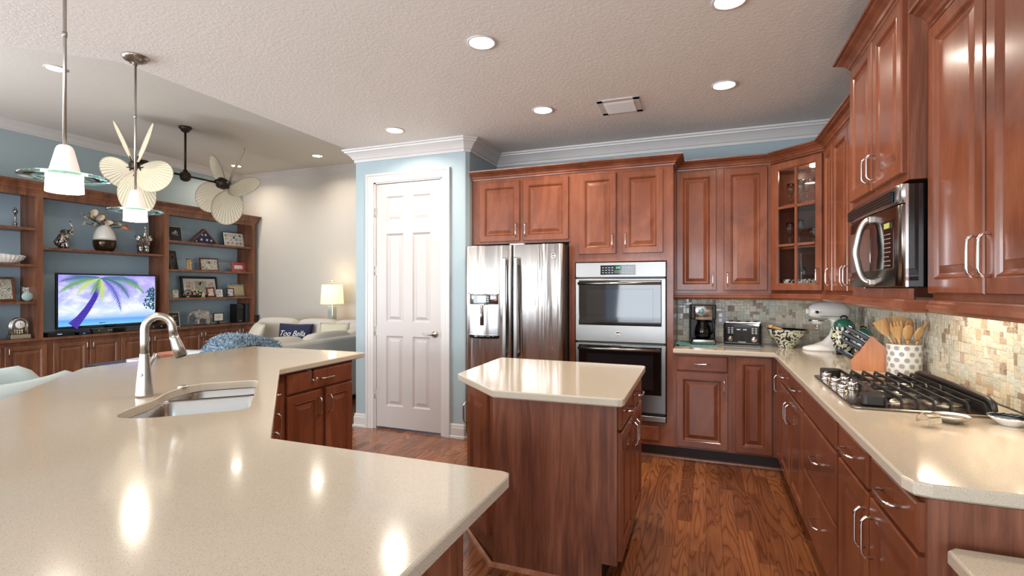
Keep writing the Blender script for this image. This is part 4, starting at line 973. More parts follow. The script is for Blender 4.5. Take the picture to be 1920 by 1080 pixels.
# ================================================================== CEILING LIGHTS AND VENT
def can(x, y, z, lab, r=.085, power=14):
    t = thing('recessed_light', lab, 'ceiling light', (x, y, z), 0, 'recessed ceiling lights')
    m = MB(); m.lathe([(r,-.001),(r,-.006),(r*.86,-.008),(r*.80,-.004),(r*.80,-.001)], (0,0,0), 32); m.build('trim_ring', white_trim, t)
    m = MB(); m.lathe([(0,-.002),(r*.80,-.002),(r*.79,-.004),(0,-.0045)], (0,0,0), 32); m.build('lens', can_emit, t)
    l = bpy.data.lights.new('downlight', 'AREA'); l.shape = 'DISK'; l.size = .13; l.energy = power*K_CAN; l.color = (1, .88, .74); l.spread = math.radians(150)
    o = bpy.data.objects.new('downlight', l); C.objects.link(o); o.parent = t; o.location = (0,0,-.012)
can(-1.185, 2.596, ZC, 'recessed ceiling light nearest the middle of the kitchen, largest in view')
can(-1.189, 3.755, ZC, 'recessed ceiling light between the pantry and the air vent')
can(-2.559, 3.767, ZC, 'recessed ceiling light in front of the pantry door')
can(.115, 3.738, ZC, 'recessed ceiling light right of the air vent')
can(.106, 2.646, ZC, 'recessed ceiling light cut off by the top edge of the photo')
can(-5.803, 2.923, ZL, 'recessed living room ceiling light left of the first pendant', .09)
can(-5.761, 6.352, ZL, 'recessed living room ceiling light left of the white crown over the pantry', .09)
can(-7.539, 6.378, ZL, 'recessed living room ceiling light beside the thin fan blade', .09)
vt = thing('air_vent', 'white louvered air vent in the kitchen ceiling', 'vent', (-.612, 3.880, ZC), math.radians(1))
m = MB(); m.box(-.155,.155,-.160,-.115,-.008,0,.002).box(-.155,.155,.115,.160,-.008,0,.002).box(-.155,-.110,-.160,.160,-.008,0,.002).box(.110,.155,-.160,.160,-.008,0,.002); m.build('vent_frame', white_trim, vt)
m = MB(); m.box(-.11,.11,-.115,.115,-.002,-.0005); m.build('vent_backing', flat('vent_dark', (84,84,82), .7), vt)
for k in range(9):
    y = -.10+k*.025
    m = MB(); m.loops([[(x, y-.009, -.004), (x, y+.009, -.016), (x, y+.010, -.014), (x, y-.008, -.002)] for x in (-.11, .11)]); m.build('slat', white_trim, vt)
# ================================================================== PENDANTS
def pendant(x, y, zb, label):
    t = thing('pendant_lamp', label, 'pendant light', (x, y, zb), 0, 'pendant lamps over the bar')
    H_ = ZC-zb
    m = MB(); m.lathe([(0,H_-.002),(.070,H_-.002),(.070,H_-.006),(.060,H_-.020),(.034,H_-.032),(.012,H_-.038),(.012,H_-.05),(0,H_-.05)], (0,0,0), 32); m.sphere((.05,0,H_-.026), .006, 8, 4).sphere((-.05,0,H_-.026), .006, 8, 4); m.build('canopy', pewter, t)
    m = MB(); m.tube([(0,0,.185),(0,0,H_-.04)], .0065, 12); m.lathe([(.0085,.62),(.0085,.64)], (0,0,0), 12); m.build('rod', nickel, t)
    up = NM('frosted_pink_glass', (244,226,218), .55, emis=UP_E); up.set('Emission Color', (1,.80,.70,1))
    m = MB(); m.lathe([(0,.188),(.016,.188),(.024,.182),(.029,.170),(.051,.075),(.053,.066)], (0,0,0), 32); m.build('glass_shade', up.m, t)
    dn = NM('lit_white_glass', (255,244,228), .5, emis=DN_E); dn.set('Emission Color', (1,.90,.78,1))
    m = MB(); m.lathe([(.053,.060),(.059,.058),(.0585,.050),(.061,.0),(.057,.0),(.0545,.050)], (0,0,0), 32); m.build('lower_shade', dn.m, t)
    m = MB(); m.lathe([(.051,.064),(.141,.064),(.1435,.060),(.141,.056),(.051,.056),(.051,.064)], (0,0,0), 48); m.build('glass_disc', green_glass, t)
    l = bpy.data.lights.new('bulb', 'POINT'); l.energy = 9*K_CAN; l.color = (1,.86,.70); l.shadow_soft_size = .03
    o = bpy.data.objects.new('bulb', l); C.objects.link(o); o.parent = t; o.location = (0,0,-.02)
pendant(-2.39, 1.235, 1.782, 'nearer pendant lamp over the bar, frosted cone with a round glass disc')
pendant(-3.205, 2.014, 1.802, 'farther pendant lamp over the bar, with its round ceiling plate in view')

# ================================================================== LIVING ROOM : BOOKCASE
bk = thing('built_in_bookcase', 'built-in brown wood bookcase with blue back around the television', 'bookcase', (-7.75, 2.60, 0), PI/2)
ZCt = .777; m = MB(); DB = .385
for a, b in ((1.118,1.177),(2.696,2.762),(4.287,4.351)):
    m.box(a, b, 0, .03, ZCt, 2.5348); m.box((a+b)/2-.022, (a+b)/2+.022 if b < 4.3 else b, .0302, DB, ZCt, 2.5698)
m.box(0, .05, 0, DB, ZCt, 2.5348).box(0, 4.351, 0, .0298, 2.535, 2.60).box(0, 4.351, .03, DB, 2.57, 2.60); m.build('frame', alder, bk)
m = MB(); m.box(0, 4.34, DB-.004, DB+.012, ZCt, 2.59); m.build('back_panel', deep_blue, bk)
m = MB(); m.sweep([(0,2.585),(.008,2.585),(.012,2.605),(.022,2.612),(.030,2.640),(.055,2.672),(.070,2.682),(.072,2.694),(.080,2.698),(.080,2.710),(0,2.710)], [(0,0),(4.351,0),(4.351,DB)]); m.build('crown', alder, bk)
for a, b, zs_ in ((.05,1.118,(1.221,1.678,2.129)), (1.177,2.696,(1.897,)), (2.762,4.287,(1.229,1.676,2.129))):
    for z in zs_:
        m = MB(); m.box(a-.02 if a > .1 else a, b+.02 if b < 4.2 else b, .012, DB-.004, z-.015, z+.015); m.build('shelf', alder, bk)
m = MB(); m.box(0, 4.42, -.05, DB+.01, .745, ZCt, .004); m.build('counter', alder, bk)
m = MB(); m.box(0, 4.351, 0, DB+.01, .08, .745).box(0, 4.351, .06, DB, 0, .08); m.build('base', alder, bk)
ds = [(.38,.77,'r'),(.80,1.21,'l'),(1.276,1.667,'r'),(1.680,2.063,'l'),(2.070,2.474,'r'),(2.489,2.86,'l'),(2.897,3.30,'r'),(3.31,3.713,'l'),(3.724,4.02,'r'),(4.03,4.33,'l')]
for a, b, h in ds:
    m = MB(); m.rectloops(a, b, .115, .700, DOORP); d_ = m.build('door', alder, bk)
    pull(d_, (b-.03) if h == 'r' else a+.03, .635, .085, True, proj=.026, r=.006, mat_=nickel)
BX = -7.75
def bth(name, label, cat, y, z, x=-7.93, rot=PI/2, group=None): return thing(name, label, cat, (x, y, z), rot, group)
# photo prints
def photo(name, cols, sc=9, seed=0):
    m = NM(name, (128,128,128), .35); mp = m.co((1,1,1)); vv = m.node('ShaderNodeVectorMath', operation='ADD'); m.L.new(mp, vv.inputs[0]); vv.inputs[1].default_value = (seed*3.7, seed*1.3, seed*2.1)
    n = m.noise(vv.outputs[0], sc, 3, .6, .6); k = len(cols); m.col(m.ramp(n, [(.32+.36*i/(k-1), c) for i, c in enumerate(cols)])); return m.m
ph_family = photo('print_family', [(60,70,90),(222,214,200),(120,130,96),(232,228,220),(60,40,34)], 22, 1)
ph_bw = photo('print_black_white', [(30,30,30),(150,150,150),(230,230,228),(80,80,80)], 30, 2)
ph_warm = photo('print_warm', [(90,60,44),(214,180,150),(230,226,220),(70,60,60)], 26, 3)
black_fr = flat('black_frame', (18,18,19), .35); white_fr = flat('white_mat_board', (232,228,220), .6); red_fr = flat('dark_red_frame', (92,28,24), .35); cream_fr = flat('cream_frame', (206,196,160), .5)
def pframe(label, y, z, w, h, fw, fm, pic, x=-7.95, tilt=10, turn=0, mat_w=0, pics=None, name='photo_frame', cat='picture frame', extra=None):
    t = thing(name, label, cat, (x, y, z), (0, 0, PI/2+math.radians(turn)))
    start = 0
    T_ = Matrix.Rotation(-math.radians(tilt), 4, 'X')
    m = MB(); m.rectloops(-w/2, w/2, 0, h, [(0,0),(0,.014),(.003,.018),(max(.004,fw-.003),.016),(fw,.010)]); m.box(-w/2,w/2,-.0005,.004,0,h); m.xf(T_); o = m.build('frame', fm, t)
    m = MB(); m.box(-w/2+fw, w/2-fw, -.0115, -.010, fw, h-fw); m.xf(T_); m.build('mat_board', white_fr if (mat_w or pics) else pic, t)
    if pics:
        for a, b, c, d, pm in pics:
            m = MB(); m.box(-w/2+w*a, -w/2+w*b, -.0122, -.0115, h*c, h*d); m.xf(T_); m.build('photograph', pm, t)
    elif mat_w:
        m = MB(); m.box(-w/2+fw+mat_w, w/2-fw-mat_w, -.0122, -.0115, fw+mat_w, h-fw-mat_w); m.xf(T_); m.build('photograph', pic, t)
    m = MB(); m.loops([[(-.012, .004, h*.72), (.012, .004, h*.72), (.012, .007, h*.70), (-.012, .007, h*.70)], [(-.018, h*.32, .001), (.018, h*.32, .001), (.018, h*.32+.004, .001), (-.018, h*.32+.004, .001)]])
    sg = m.build('easel_leg', fm, t); return t
S3, S2, S1, SC_ = 1.2445, 1.6915, 2.1445, 1.9125
pframe('reddish wood picture frame with a family photo, third shelf at the far left', 3.46, 1.2365, .30, .30, .028, wood('burl_frame', (86,40,24),(120,62,38),(150,84,54),.3,.2), ph_family, -7.98)
pframe('silver photo frame with a black and white picture, beside the family photo', 3.72, 1.2365, .135, .185, .012, silver, ph_bw, -7.94, 8, -8)
t = bth('glass_ornament', 'small round crystal ornament in front of the silver frame', 'ornament', 3.675, 1.2365, -7.88)
m = MB(); m.lathe([(0,0),(.052,0),(.056,.006),(.056,.014),(.05,.02),(0,.02)], (0,0,0), 24, 'y'); m.xf(Matrix.Translation((0,0,.058))); m.build('crystal_disc', flat('pale_crystal', (176,206,206), .1, coat=.6), t)
t = bth('candlestick', 'small silver candlestick on the top left shelf', 'candlestick', 3.585, S1-.0005)
m = MB(); m.lathe([(0,0),(.026,0),(.024,.012),(.012,.022),(.018,.04),(.022,.05),(.014,.06),(.010,.075),(.010,.17),(.018,.178),(.022,.19),(.020,.215),(.010,.225),(.014,.235),(0,.25)], (0,0,0), 16); m.build('stem', silver, t)
t = bth('woven_bowl', 'white ribbed basket bowl on the second left shelf', 'bowl', 3.50, 1.6935)
m = MB(); n_ = 48; rows = []
for r, z in ((.05,0),(.09,.02),(.13,.06),(.155,.105),(.150,.108),(.12,.062),(.08,.03),(0.001,.02)):
    rows.append([((r+.006*(i % 2)*(r > .06))*1.15*math.cos(2*PI*i/n_), (r+.006*(i % 2)*(r > .06))*.8*math.sin(2*PI*i/n_), z+.012*math.sin(2*PI*i/n_*2)*(r > .1)) for i in range(n_)])
m.loops(rows); m.build('basket', white_ceramic, t)
ck2 = bth('mantel_clock', 'silver and gold arched mantel clock on the bookcase counter', 'clock', 3.585, ZCt, -7.86)
gold = flat('pale_gold', (206,190,140), .2, 1); sil2 = flat('clock_silver', (206,202,192), .2, 1)
m = MB(); m.box(-.098,.098,-.055,.055,0,.055,.006); m.build('base', sil2, ck2)
m = MB(); ap = [(-.075,-.0,.055)]+[(-.075,0,.165)]+[(-.075*math.cos(PI*k/12), 0, .165+.085*math.sin(PI*k/12)) for k in range(1,12)]+[(.075,0,.165),(.075,0,.055)]
for y in (-.025,.0,.025): m.tube([(a,y,c) for a,b,c in ap], .012, 8)
m.build('arch', sil2, ck2)
m = MB(); m.lathe([(0,0),(.046,0),(.048,.006),(.044,.010),(0,.010)], (0,-.03,.175), 28, 'y'); m.build('dial', white_ceramic, ck2)
m = MB(); m.box(-.0015,.0015,-.042,-.0405,.175,.205).box(0,.022,-.042,-.0405,.174,.177); m.build('clock_hand', black_plastic, ck2)
m = MB()
for x in (-.036,-.012,.012,.036): m.lathe([(0,.055),(.006,.058),(.010,.075),(.006,.09),(.013,.105),(.004,.12),(0,.122)], (x,0,0), 10)
m.build('ornament_figures', gold, ck2)
pframe('dark frame edge on the bookcase counter at the far left', 3.30, ZCt, .20, .27, .02, flat('dark_maroon', (50,26,30), .4), ph_bw, -7.93)
# elephants (silver) on the centre shelf
def chain_body(name, pts, rads, bones, parent, mat_, lvl=1):
    """one continuous skin-modifier body; pts joints, bones edges"""
    me = bpy.data.meshes.new(name); me.from_pydata(pts, bones, []); o = bpy.data.objects.new(name, me); C.objects.link(o)
    md = o.modifiers.new('s', 'SKIN'); 
    for v, r in zip(me.skin_vertices[0].data, rads): v.radius = (r, r) if not isinstance(r, tuple) else r
    me.skin_vertices[0].data[0].use_root = True
    md.use_smooth_shade = True
    sb = o.modifiers.new('u', 'SUBSURF'); sb.levels = sb.render_levels = lvl
    bpy.context.view_layer.update()
    m2 = bpy.data.meshes.new_from_object(o.evaluated_get(bpy.context.evaluated_depsgraph_get()))
    o.modifiers.clear(); o.data = m2; m2.materials.clear(); m2.materials.append(mat_); o.parent = parent
    for p in m2.polygons: p.use_smooth = True
    return o
mosaic_silver = NM('hammered_silver', (150,144,138), .3, .8)
v_ = mosaic_silver.node('ShaderNodeTexVoronoi', i_Scale=55.0); mosaic_silver.L.new(mosaic_silver.co(), v_.inputs['Vector'])
mosaic_silver.col(mosaic_silver.ramp(v_.outputs['Distance'], [(0,(244,240,232)),(.5,(196,188,178)),(.68,(60,54,48))])); mosaic_silver.bump(v_.outputs['Distance'], -.6, .01); mosaic_silver = mosaic_silver.m
def elephant(t, s, mat_, sitting=False, trunk='up'):
    # faces local +x ; z up
    if sitting:
        P = [(0,0,.11),(.03,0,.16),(.045,0,.205),(.075,0,.225), (.105,0,.240),(.120,0,.285),(.105,0,.325),(.085,0,.350),(.098,0,.372), (-.03,0,.07), (.045,.03,.11),(.055,.032,.012),(.045,-.03,.11),(.055,-.032,.012), (-.01,.045,.055),(.02,.05,.014),(-.01,-.045,.055),(.02,-.05,.014), (-.06,0,.07),(-.078,0,.10)]
        R = [.058,.056,.046,.038, .020,.013,.009,.008,.006, .052, .022,.018,.022,.018, .032,.022,.032,.022, .008,.004]
        B = [(0,1),(1,2),(2,3),(3,4),(4,5),(5,6),(6,7),(7,8),(0,9),(1,10),(10,11),(1,12),(12,13),(9,14),(14,15),(9,16),(16,17),(9,18),(18,19)]
    else:
        tr = [(.165,0,.165),(.182,0,.115),(.178,0,.06),(.19,0,.035)] if trunk == 'down' else [(.165,0,.20),(.18,0,.25),(.165,0,.30),(.175,0,.33)]
        P = [(0,0,.155),(.06,0,.160),(.115,0,.185)]+tr+[(-.065,0,.150), (.065,.032,.10),(.068,.034,.008),(.065,-.032,.10),(.068,-.034,.008), (-.062,.032,.09),(-.060,.034,.008),(-.062,-.032,.09),(-.060,-.034,.008), (-.112,0,.13),(-.122,0,.08)]
        R = [.066,.060,.044, .022,.014,.010,.008, .058, .028,.022,.028,.022, .030,.022,.030,.022, .007,.005]
        B = [(0,1),(1,2),(2,3),(3,4),(4,5),(5,6),(0,7),(1,8),(8,9),(1,10),(10,11),(7,12),(12,13),(7,14),(14,15),(7,16),(16,17)]
    P = [tuple(c*s for c in p) for p in P]; R = [r*s for r in R]
    b = chain_body('body', P, R, B, t, mat_)
    hx, hz = (.060,.225) if sitting else (.105,.190)
    for sg in (-1, 1):
        m = MB(); m.sm = True; rows = []
        for k, (d, q) in enumerate(((0,.4),(.02,.9),(.045,1),(.062,.75),(.068,.2))):
            rows.append([((hx-.01-d*.5)*s, sg*(.036+d*.75)*s+.002*math.cos(a_)*s, (hz+.040*q*math.sin(a_))*s) if True else 0 for a_ in [2*PI*j/10 for j in range(10)]])
            rows[-1] = [(x+.006*s*math.cos(2*PI*j/10), y, z) for j, (x, y, z) in enumerate(rows[-1])]
        m.loops(rows); m.build('ear', mat_, t)
        m = MB(); m.tube([((hx+.03)*s, sg*.018*s, (hz-.015)*s), ((hx+.055)*s, sg*.024*s, (hz-.03)*s), ((hx+.075)*s, sg*.024*s, (hz-.02)*s)], [.005*s,.004*s,.001*s], 6); m.build('tusk', white_ceramic, t)
    return b
t = bth('elephant_figurine', 'silver mosaic sitting elephant figurine with raised trunk, left of the vase', 'figurine', 4.055, SC_, -7.93, PI/2-.25)
elephant(t, 1.02, mosaic_silver, True)
t = bth('elephant_figurine', 'silver mosaic standing elephant figurine under the farther pendant lamp', 'figurine', 5.085, SC_, -7.92, -.45)
elephant(t, 1.22, mosaic_silver, False, 'up')
# vase with flowers
vs = bth('vase', 'white and dark bronze egg-shaped vase on the shelf over the television', 'vase', 4.565, SC_, -7.92)
m = MB(); m.lathe([(0,0),(.078,0),(.106,.02),(.128,.07),(.134,.125),(.133,.160)], (0,0,0), 36); m.build('vase_base', flat('dark_bronze_glaze', (64,48,34), .08, .6), vs).data
m = MB(); m.lathe([(.133,.160),(.127,.210),(.110,.275),(.084,.330),(.062,.360),(.055,.372),(.050,.368),(.055,.35),(0,.34)], (0,0,0), 36); m.build('vase_top', flat('white_glaze', (226,222,214), .15, coat=.4), vs)
fl = bth('flower_arrangement', 'artificial calla lilies and dried blossoms in the vase', 'flowers', 4.565, SC_, -7.92)
cal = flat('calla_cream', (228,206,180), .5); pk_ = flat('salmon_pink', (206,140,112), .5); gr_ = flat('sage_leaf', (120,124,92), .6); tw = flat('dark_twig', (58,44,34), .7)
rnd = random.Random(11)
m = MB()
fpts = []
for i in range(26):
    a = rnd.uniform(-1, 1); e = (a*.26, rnd.uniform(-.10,.05), .36+rnd.uniform(.0,.19)*(1-abs(a)*.3)); fpts.append(e)
    m.tube([(e[0]*.1, 0, .33), (e[0]*.5, e[1]*.5, .33+(e[2]-.33)*.7), e], .0035, 5)
m.build('stem', tw, fl)
for i, (x, z, ry, mt_) in enumerate(((-.10,.44,-.5,cal),(-.01,.385,.1,cal),(.22,.36,1.3,pk_),(-.17,.50,-.9,cal))):
    m = MB(); m.sm = True; rows = []
    for k, (r, h) in enumerate(((.006,-.07),(.014,-.04),(.03,0),(.046,.03),(.05,.035),(.03,.0),(.01,-.03))):
        rows.append([(r*math.cos(q), r*.8*math.sin(q), h+.02*(k in (3,4))*math.cos(q)) for q in [2*PI*j/16 for j in range(16)]])
    m.loops(rows); m.xf(Matrix.Translation((x,-.08,z)) @ Matrix.Rotation(ry, 4, 'Y') @ Matrix.Rotation(.9, 4, 'X')); m.build('calla_lily', mt_, fl)
m = MB()
for x, y, z in fpts[:18]:
    for q in range(3): m.sphere((x+rnd.uniform(-.02,.02), y+rnd.uniform(-.02,.02), z+rnd.uniform(-.015,.02)), rnd.uniform(.008,.020), 7, 4)
m.build('blossom_cluster', flat('dried_cream', (196,184,148), .8), fl)['kind'] = 'stuff'
m = MB()
for x, y, z in fpts[8:]:
    q = rnd.uniform(0, 6.28); a_ = Vector((x, y, z)); d_ = Vector((math.cos(q)*.06, -.02, math.sin(q)*.03)); n_ = Vector((0,.3,1)).cross(d_).normalized()*.014
    m.loops([[tuple(a_+d_*l+n_*w_*k+Vector((0,.001*s_,0))) for k, s_ in ((-1,0),(0,-1),(1,0),(0,1))] for l, w_ in ((0,.1),(.4,1),(1,.05))])
m.build('leaf_cluster', gr_, fl)['kind'] = 'stuff'
# television
tv = bth('television', 'large flat television showing a palm beach, in the centre of the bookcase', 'television', 4.596, ZCt, -7.845)
TW, TH, Tz = 1.273, .735, .085
m = MB(); m.box(-TW/2, TW/2, 0, .035, Tz, Tz+TH, .006); m.build('bezel', black_gloss, tv)
m = MB(); m.box(-.26,.26,-.09,.13,0,.012,.004).box(-.05,.05,.02,.045,.01,.12); m.build('stand', black_gloss, tv)
def em(name, c, e=1.0):
    m = bpy.data.materials.new(name); m.use_nodes = True; p = m.node_tree.nodes['Principled BSDF']; p.inputs['Base Color'].default_value = (0,0,0,1); p.inputs['Roughness'].default_value = .2; p.inputs['Emission Color'].default_value = srgb(*c); p.inputs['Emission Strength'].default_value = e; return m
scr = NM('screen_sky', (0,0,0), .2, emis=TV_E); vec = scr.co((1,1,1)); sp = scr.node('ShaderNodeSeparateXYZ'); scr.L.new(vec, sp.inputs[0])
mr = scr.node('ShaderNodeMapRange'); mr.inputs[1].default_value = Tz; mr.inputs[2].default_value = Tz+TH; scr.L.new(sp.outputs[2], mr.inputs[0])
sky_ = scr.ramp(mr.outputs[0], [(0,(196,236,250)),(.04,(120,196,240)),(.14,(96,160,236)),(.17,(150,190,246)),(.30,(206,222,252)),(.55,(170,176,246)),(.8,(176,160,240)),(1,(148,140,236))])
cl = scr.ramp(scr.noise(scr.co((1.6,1,3.4)), 2.2, 4, .6, .4), [(.45,(0,0,0)),(.62,(255,255,255))])
mk = scr.ramp(mr.outputs[0], [(.17,(0,0,0)),(.3,(255,255,255)),(.75,(200,200,200)),(1,(90,90,90))])
cf_ = scr.mix(cl, mk, 1.0, 'MULTIPLY'); fin_c = scr.mix(sky_, srgb(236,240,255), cf_)
scr.L.new(fin_c, scr.p.inputs['Emission Color']); b = .022
m = MB(); y0_ = -.0015
m.box(-TW/2+b, TW/2-b, y0_, -.0002, Tz+b+.008, Tz+TH-b)
sw, sh = TW-2*b, TH-2*b-.008
def sp_(u, v, k=1): return (-TW/2+b+u*sw, y0_-.0004*k, Tz+b+.008+v*sh)
def flatpoly(m, pts): 
    vs_ = [m.bm.verts.new(p) for p in pts]; f = m.bm.faces.new(vs_); m._t(f)
def band(m, P, wid, k, mi):
    m.m = mi; L_, R_ = [], []
    for i, (u, v) in enumerate(P):
        a, c = P[max(i-1,0)], P[min(i+1,len(P)-1)]; dx, dy = (c[0]-a[0])*sw, (c[1]-a[1])*sh; l = math.hypot(dx, dy) or 1; w_ = wid[i]/2
        L_.append((u-dy/l*w_/sw, v+dx/l*w_/sh)); R_.append((u+dy/l*w_/sw, v-dx/l*w_/sh))
    for i in range(len(P)-1): flatpoly(m, [sp_(*L_[i],k), sp_(*R_[i],k), sp_(*R_[i+1],k), sp_(*L_[i+1],k)])
trunk = [(.13,.0),(.20,.15),(.27,.33),(.33,.52),(.37,.70),(.395,.90)]
band(m, trunk, [.13,.095,.08,.07,.062,.055], 1, 1)
m.m = 2
for i in range(14):
    t_ = i/14; j = int(t_*5); f_ = t_*5-j; u = trunk[j][0]*(1-f_)+trunk[j+1][0]*f_; v = trunk[j][1]*(1-f_)+trunk[j+1][1]*f_; w_ = .035*(1-.5*t_)
    band(m, [(u-w_, v-.012),(u+w_*.9, v+.012)], [.006,.006], 2, 2)
rnd = random.Random(5)
cu, cv = .40, .94
def frond(P, ln, mi, k, n=20, droop=.5):
    pts = [Vector((P[0][0]*(1-t)**2+2*P[1][0]*t*(1-t)+P[2][0]*t*t, P[0][1]*(1-t)**2+2*P[1][1]*t*(1-t)+P[2][1]*t*t)) for t in [i/n for i in range(n+1)]]
    band(m, [tuple(p) for p in pts], [.012*(1-i/n)+.003 for i in range(n+1)], k, mi)
    for i in range(2, n+1):
        d_ = (pts[i]-pts[i-1]).normalized(); L = ln*math.sin(PI*min(1,(i/n)*.85+.12))
        for sg in (-1, 1):
            nn = Vector((-d_.y, d_.x))*sg; tip = pts[i]+(d_*.75+nn*.8+Vector((0,-droop*.5))).normalized()*L*rnd.uniform(.8,1.1)
            tip.x = max(.0, min(1, tip.x)); tip.y = max(0, min(1, tip.y)); a_ = pts[i-1]; c_ = pts[i]
            if not (0 < a_.x < 1 and 0 < a_.y < 1 and 0 < c_.x < 1 and 0 < c_.y < 1): continue
            m.m = mi if rnd.random() > .25 else 3+((mi+1) % 4); flatpoly(m, [sp_(a_.x, a_.y, k), sp_(c_.x, c_.y, k), sp_(tip.x, tip.y, k)])
for P, ln, mi in (([(cu,cv),(.18,1.02),(.01,.86)],.11,3), ([(cu,cv),(.18,.95),(.01,.66)],.12,4), ([(cu,cv),(.24,.88),(.17,.62)],.10,5), ([(cu,cv),(.42,.75),(.41,.46)],.10,5), ([(cu,cv),(.56,.80),(.61,.26)],.10,6), ([(cu,cv),(.62,.92),(.70,.52)],.10,3), ([(cu,cv),(.72,1.02),(.87,.62)],.13,4), ([(cu,cv),(.55,.99),(.68,.94)],.10,3), ([(cu,cv),(.30,1.0),(.10,.98)],.08,6), ([(cu,cv),(.36,.85),(.30,.60)],.08,4), ([(cu,cv),(.75,.99),(.80,.80)],.10,6)):
    frond(P, ln, mi, 3)
for i in range(150):   # leafy branch at the right edge
    u = 1-abs(rnd.gauss(0,.07)); v = .45+rnd.uniform(-.2,.36)*(u-.55)*2; q = rnd.uniform(0, 6.28)
    if u < .8: v -= .08
    u = min(.985, u); L = .022; m.m = 7 if rnd.random() > .3 else 3
    flatpoly(m, [sp_(min(.999,u+L*math.cos(q)), v+L*1.7*math.sin(q), 4), sp_(min(.999,u+L*.5*math.cos(q+2)), v+L*.8*math.sin(q+2), 4), sp_(min(.999,u-L*.3*math.cos(q)), v-L*.6*math.sin(q), 4), sp_(min(.999,u+L*.5*math.cos(q-2)), v+L*.8*math.sin(q-2), 4)])
band(m, [(.385,.035),(.45,.04)], [.012,.006], 2, 2)
m.build('screen', [scr.m, em('trunk_violet',(72,52,170),TV_E), em('trunk_ring',(44,36,120),TV_E), em('frond_teal',(60,110,120),TV_E), em('frond_green',(96,160,80),TV_E), em('frond_yellow',(190,210,110),TV_E), em('frond_violet',(92,96,190),TV_E), em('leaf_dark',(24,70,90),TV_E)], tv, fix=False)
sb_ = bth('sound_bar', 'long black sound bar in front of the television', 'speaker', 4.80, ZCt, -7.745)
m = MB(); m.box(-.50,.50,-.035,.035,.0,.075,.006); m.build('cabinet', black_gloss, sb_)
m = MB()
for x in (-.42,-.30,-.27,.30,.42): m.lathe([(0,0),(.013,0),(.012,.004),(0,.004)], (x,-.035,.040), 12, 'y')
m.build('driver_ring', pewter, sb_)
t = bth('media_box', 'black cable box on the counter at the left of the television', 'media box', 3.955, ZCt, -7.80)
m = MB(); m.box(-.14,.14,-.09,.12,.0,.055,.004); m.build('case', black_plastic, t)
m = MB(); m.box(-.05,.0,-.0915,-.09,.028,.036); m.build('display', em('white_led',(220,225,235),.8), t)
t = bth('media_box', 'small black streaming box between the cable box and the sound bar', 'media box', 4.215, ZCt, -7.76)
m = MB(); m.box(-.07,.07,-.05,.08,.0,.04,.004); m.build('case', black_gloss, t)
m = MB(); m.box(-.03,.0,-.0515,-.05,.014,.026); m.build('indicator', em('blue_led',(90,110,230),.8), t)
t = bth('media_box', 'flat black player box at the right end of the sound bar', 'media box', 5.36-.12, ZCt, -7.90)
m = MB(); m.box(-.05,.05,-.05,.10,.0,.05,.004); m.build('case', black_plastic, t)
# right-hand shelves
pframe('black frame with white lettering leaning on the top right shelf', 5.62, S1, .20, .255, .010, flat('pale_edge',(200,196,188),.4), flat('chalk_black',(30,28,28),.6), -7.97, 14, -12,
       pics=[(.05,.95,.04,.96,flat('chalk_black',(30,28,28),.6)),(.30,.72,.60,.66,white_fr),(.28,.70,.50,.57,white_fr),(.32,.74,.40,.47,white_fr)])
ff = bth('flag_case', 'triangular wooden case holding a folded blue flag with white stars', 'flag case', 6.115, S1, -7.97)
m = MB(); tri = [(-.27,0),(.27,0),(0,.262)]; tin = [(-.225,.018),(.225,.018),(0,.236)]
m.loops([[(x,.06,z) for x,z in tri], [(x,-.02,z) for x,z in tri], [(x,-.02,z) for x,z in tin], [(x,-.008,z) for x,z in tin]], cap1=False); m.build('case', alder, ff)
m = MB(); m.loops([[(x,-.006,z) for x,z in tin], [(x,-.009,z) for x,z in tin]]); m.build('folded_flag', flat('flag_navy', (40,42,84), .7), ff)
m = MB()
for sx_, sz_, r in ((-.055,.075,.030),(.045,.075,.030),(.125,.070,.026),(-.145,.040,.016),(.02,.158,.024),(-.045,.155,.020)):
    pts_ = []
    for k in range(10):
        rr_ = r if k % 2 == 0 else r*.42; a_ = PI/2+PI*k/5; pts_.append((sx_+rr_*math.cos(a_), sz_+rr_*math.sin(a_)))
    m.loops([[(x,-.009,z) for x,z in pts_],[(x,-.0105,z) for x,z in pts_]])
m.build('white_star', white_fr, ff)
cg = [(.10+.22*i, .10+.22*i+.18, .12+.28*j, .12+.28*j+.2, (ph_bw, ph_warm, ph_bw)[(i+j) % 3]) for i in range(4) for j in range(3)]
pframe('black frame with a white collage of small photos on the top right shelf', 6.70, S1, .40, .265, .012, black_fr, white_fr, -7.97, 12, -6, pics=cg)
pframe('dark photo frame leaning against the partition on the second right shelf', 5.60, S2, .17, .31, .016, black_fr, photo('print_dark',[(14,14,18),(40,34,30),(90,80,60)],16,4), -7.99, 10, 14)
t = bth('couple_figurine', 'small cream carved figurine of two embracing figures', 'figurine', 5.81, S2, -7.93)
fg = flat('carved_cream', (206,180,134), .6)
m = MB(); m.sm = True
for x in (-.022,.024): m.lathe([(0,0),(.030,0),(.026,.02),(.020,.08),(.026,.12),(.018,.14),(.010,.146)], (x,0,0), 14); m.sphere((x*.75,0,.165), .020)
m.tube([(-.03,-.02,.12),(.0,-.03,.09),(.03,-.02,.10)], .007, 8); m.build('figures', fg, t)
m = MB(); m.sphere((-.018,.004,.176), (.021,.02,.014)).sphere((.020,.004,.176), (.021,.02,.014)); m.build('carved_hair', tw, t)
pframe('red-brown wooden frame with a bright photo in the middle of the second right shelf', 6.20, S2, .30, .225, .022, red_fr, ph_family, -7.95, 12, -16)
pframe('red patterned frame with a small white card on the second right shelf', 6.77, S2, .27, .175, .055, photo('red_pattern',[(150,30,36),(206,90,90),(140,24,30),(230,180,176)],60,5), white_fr, -7.95, 8, -6)
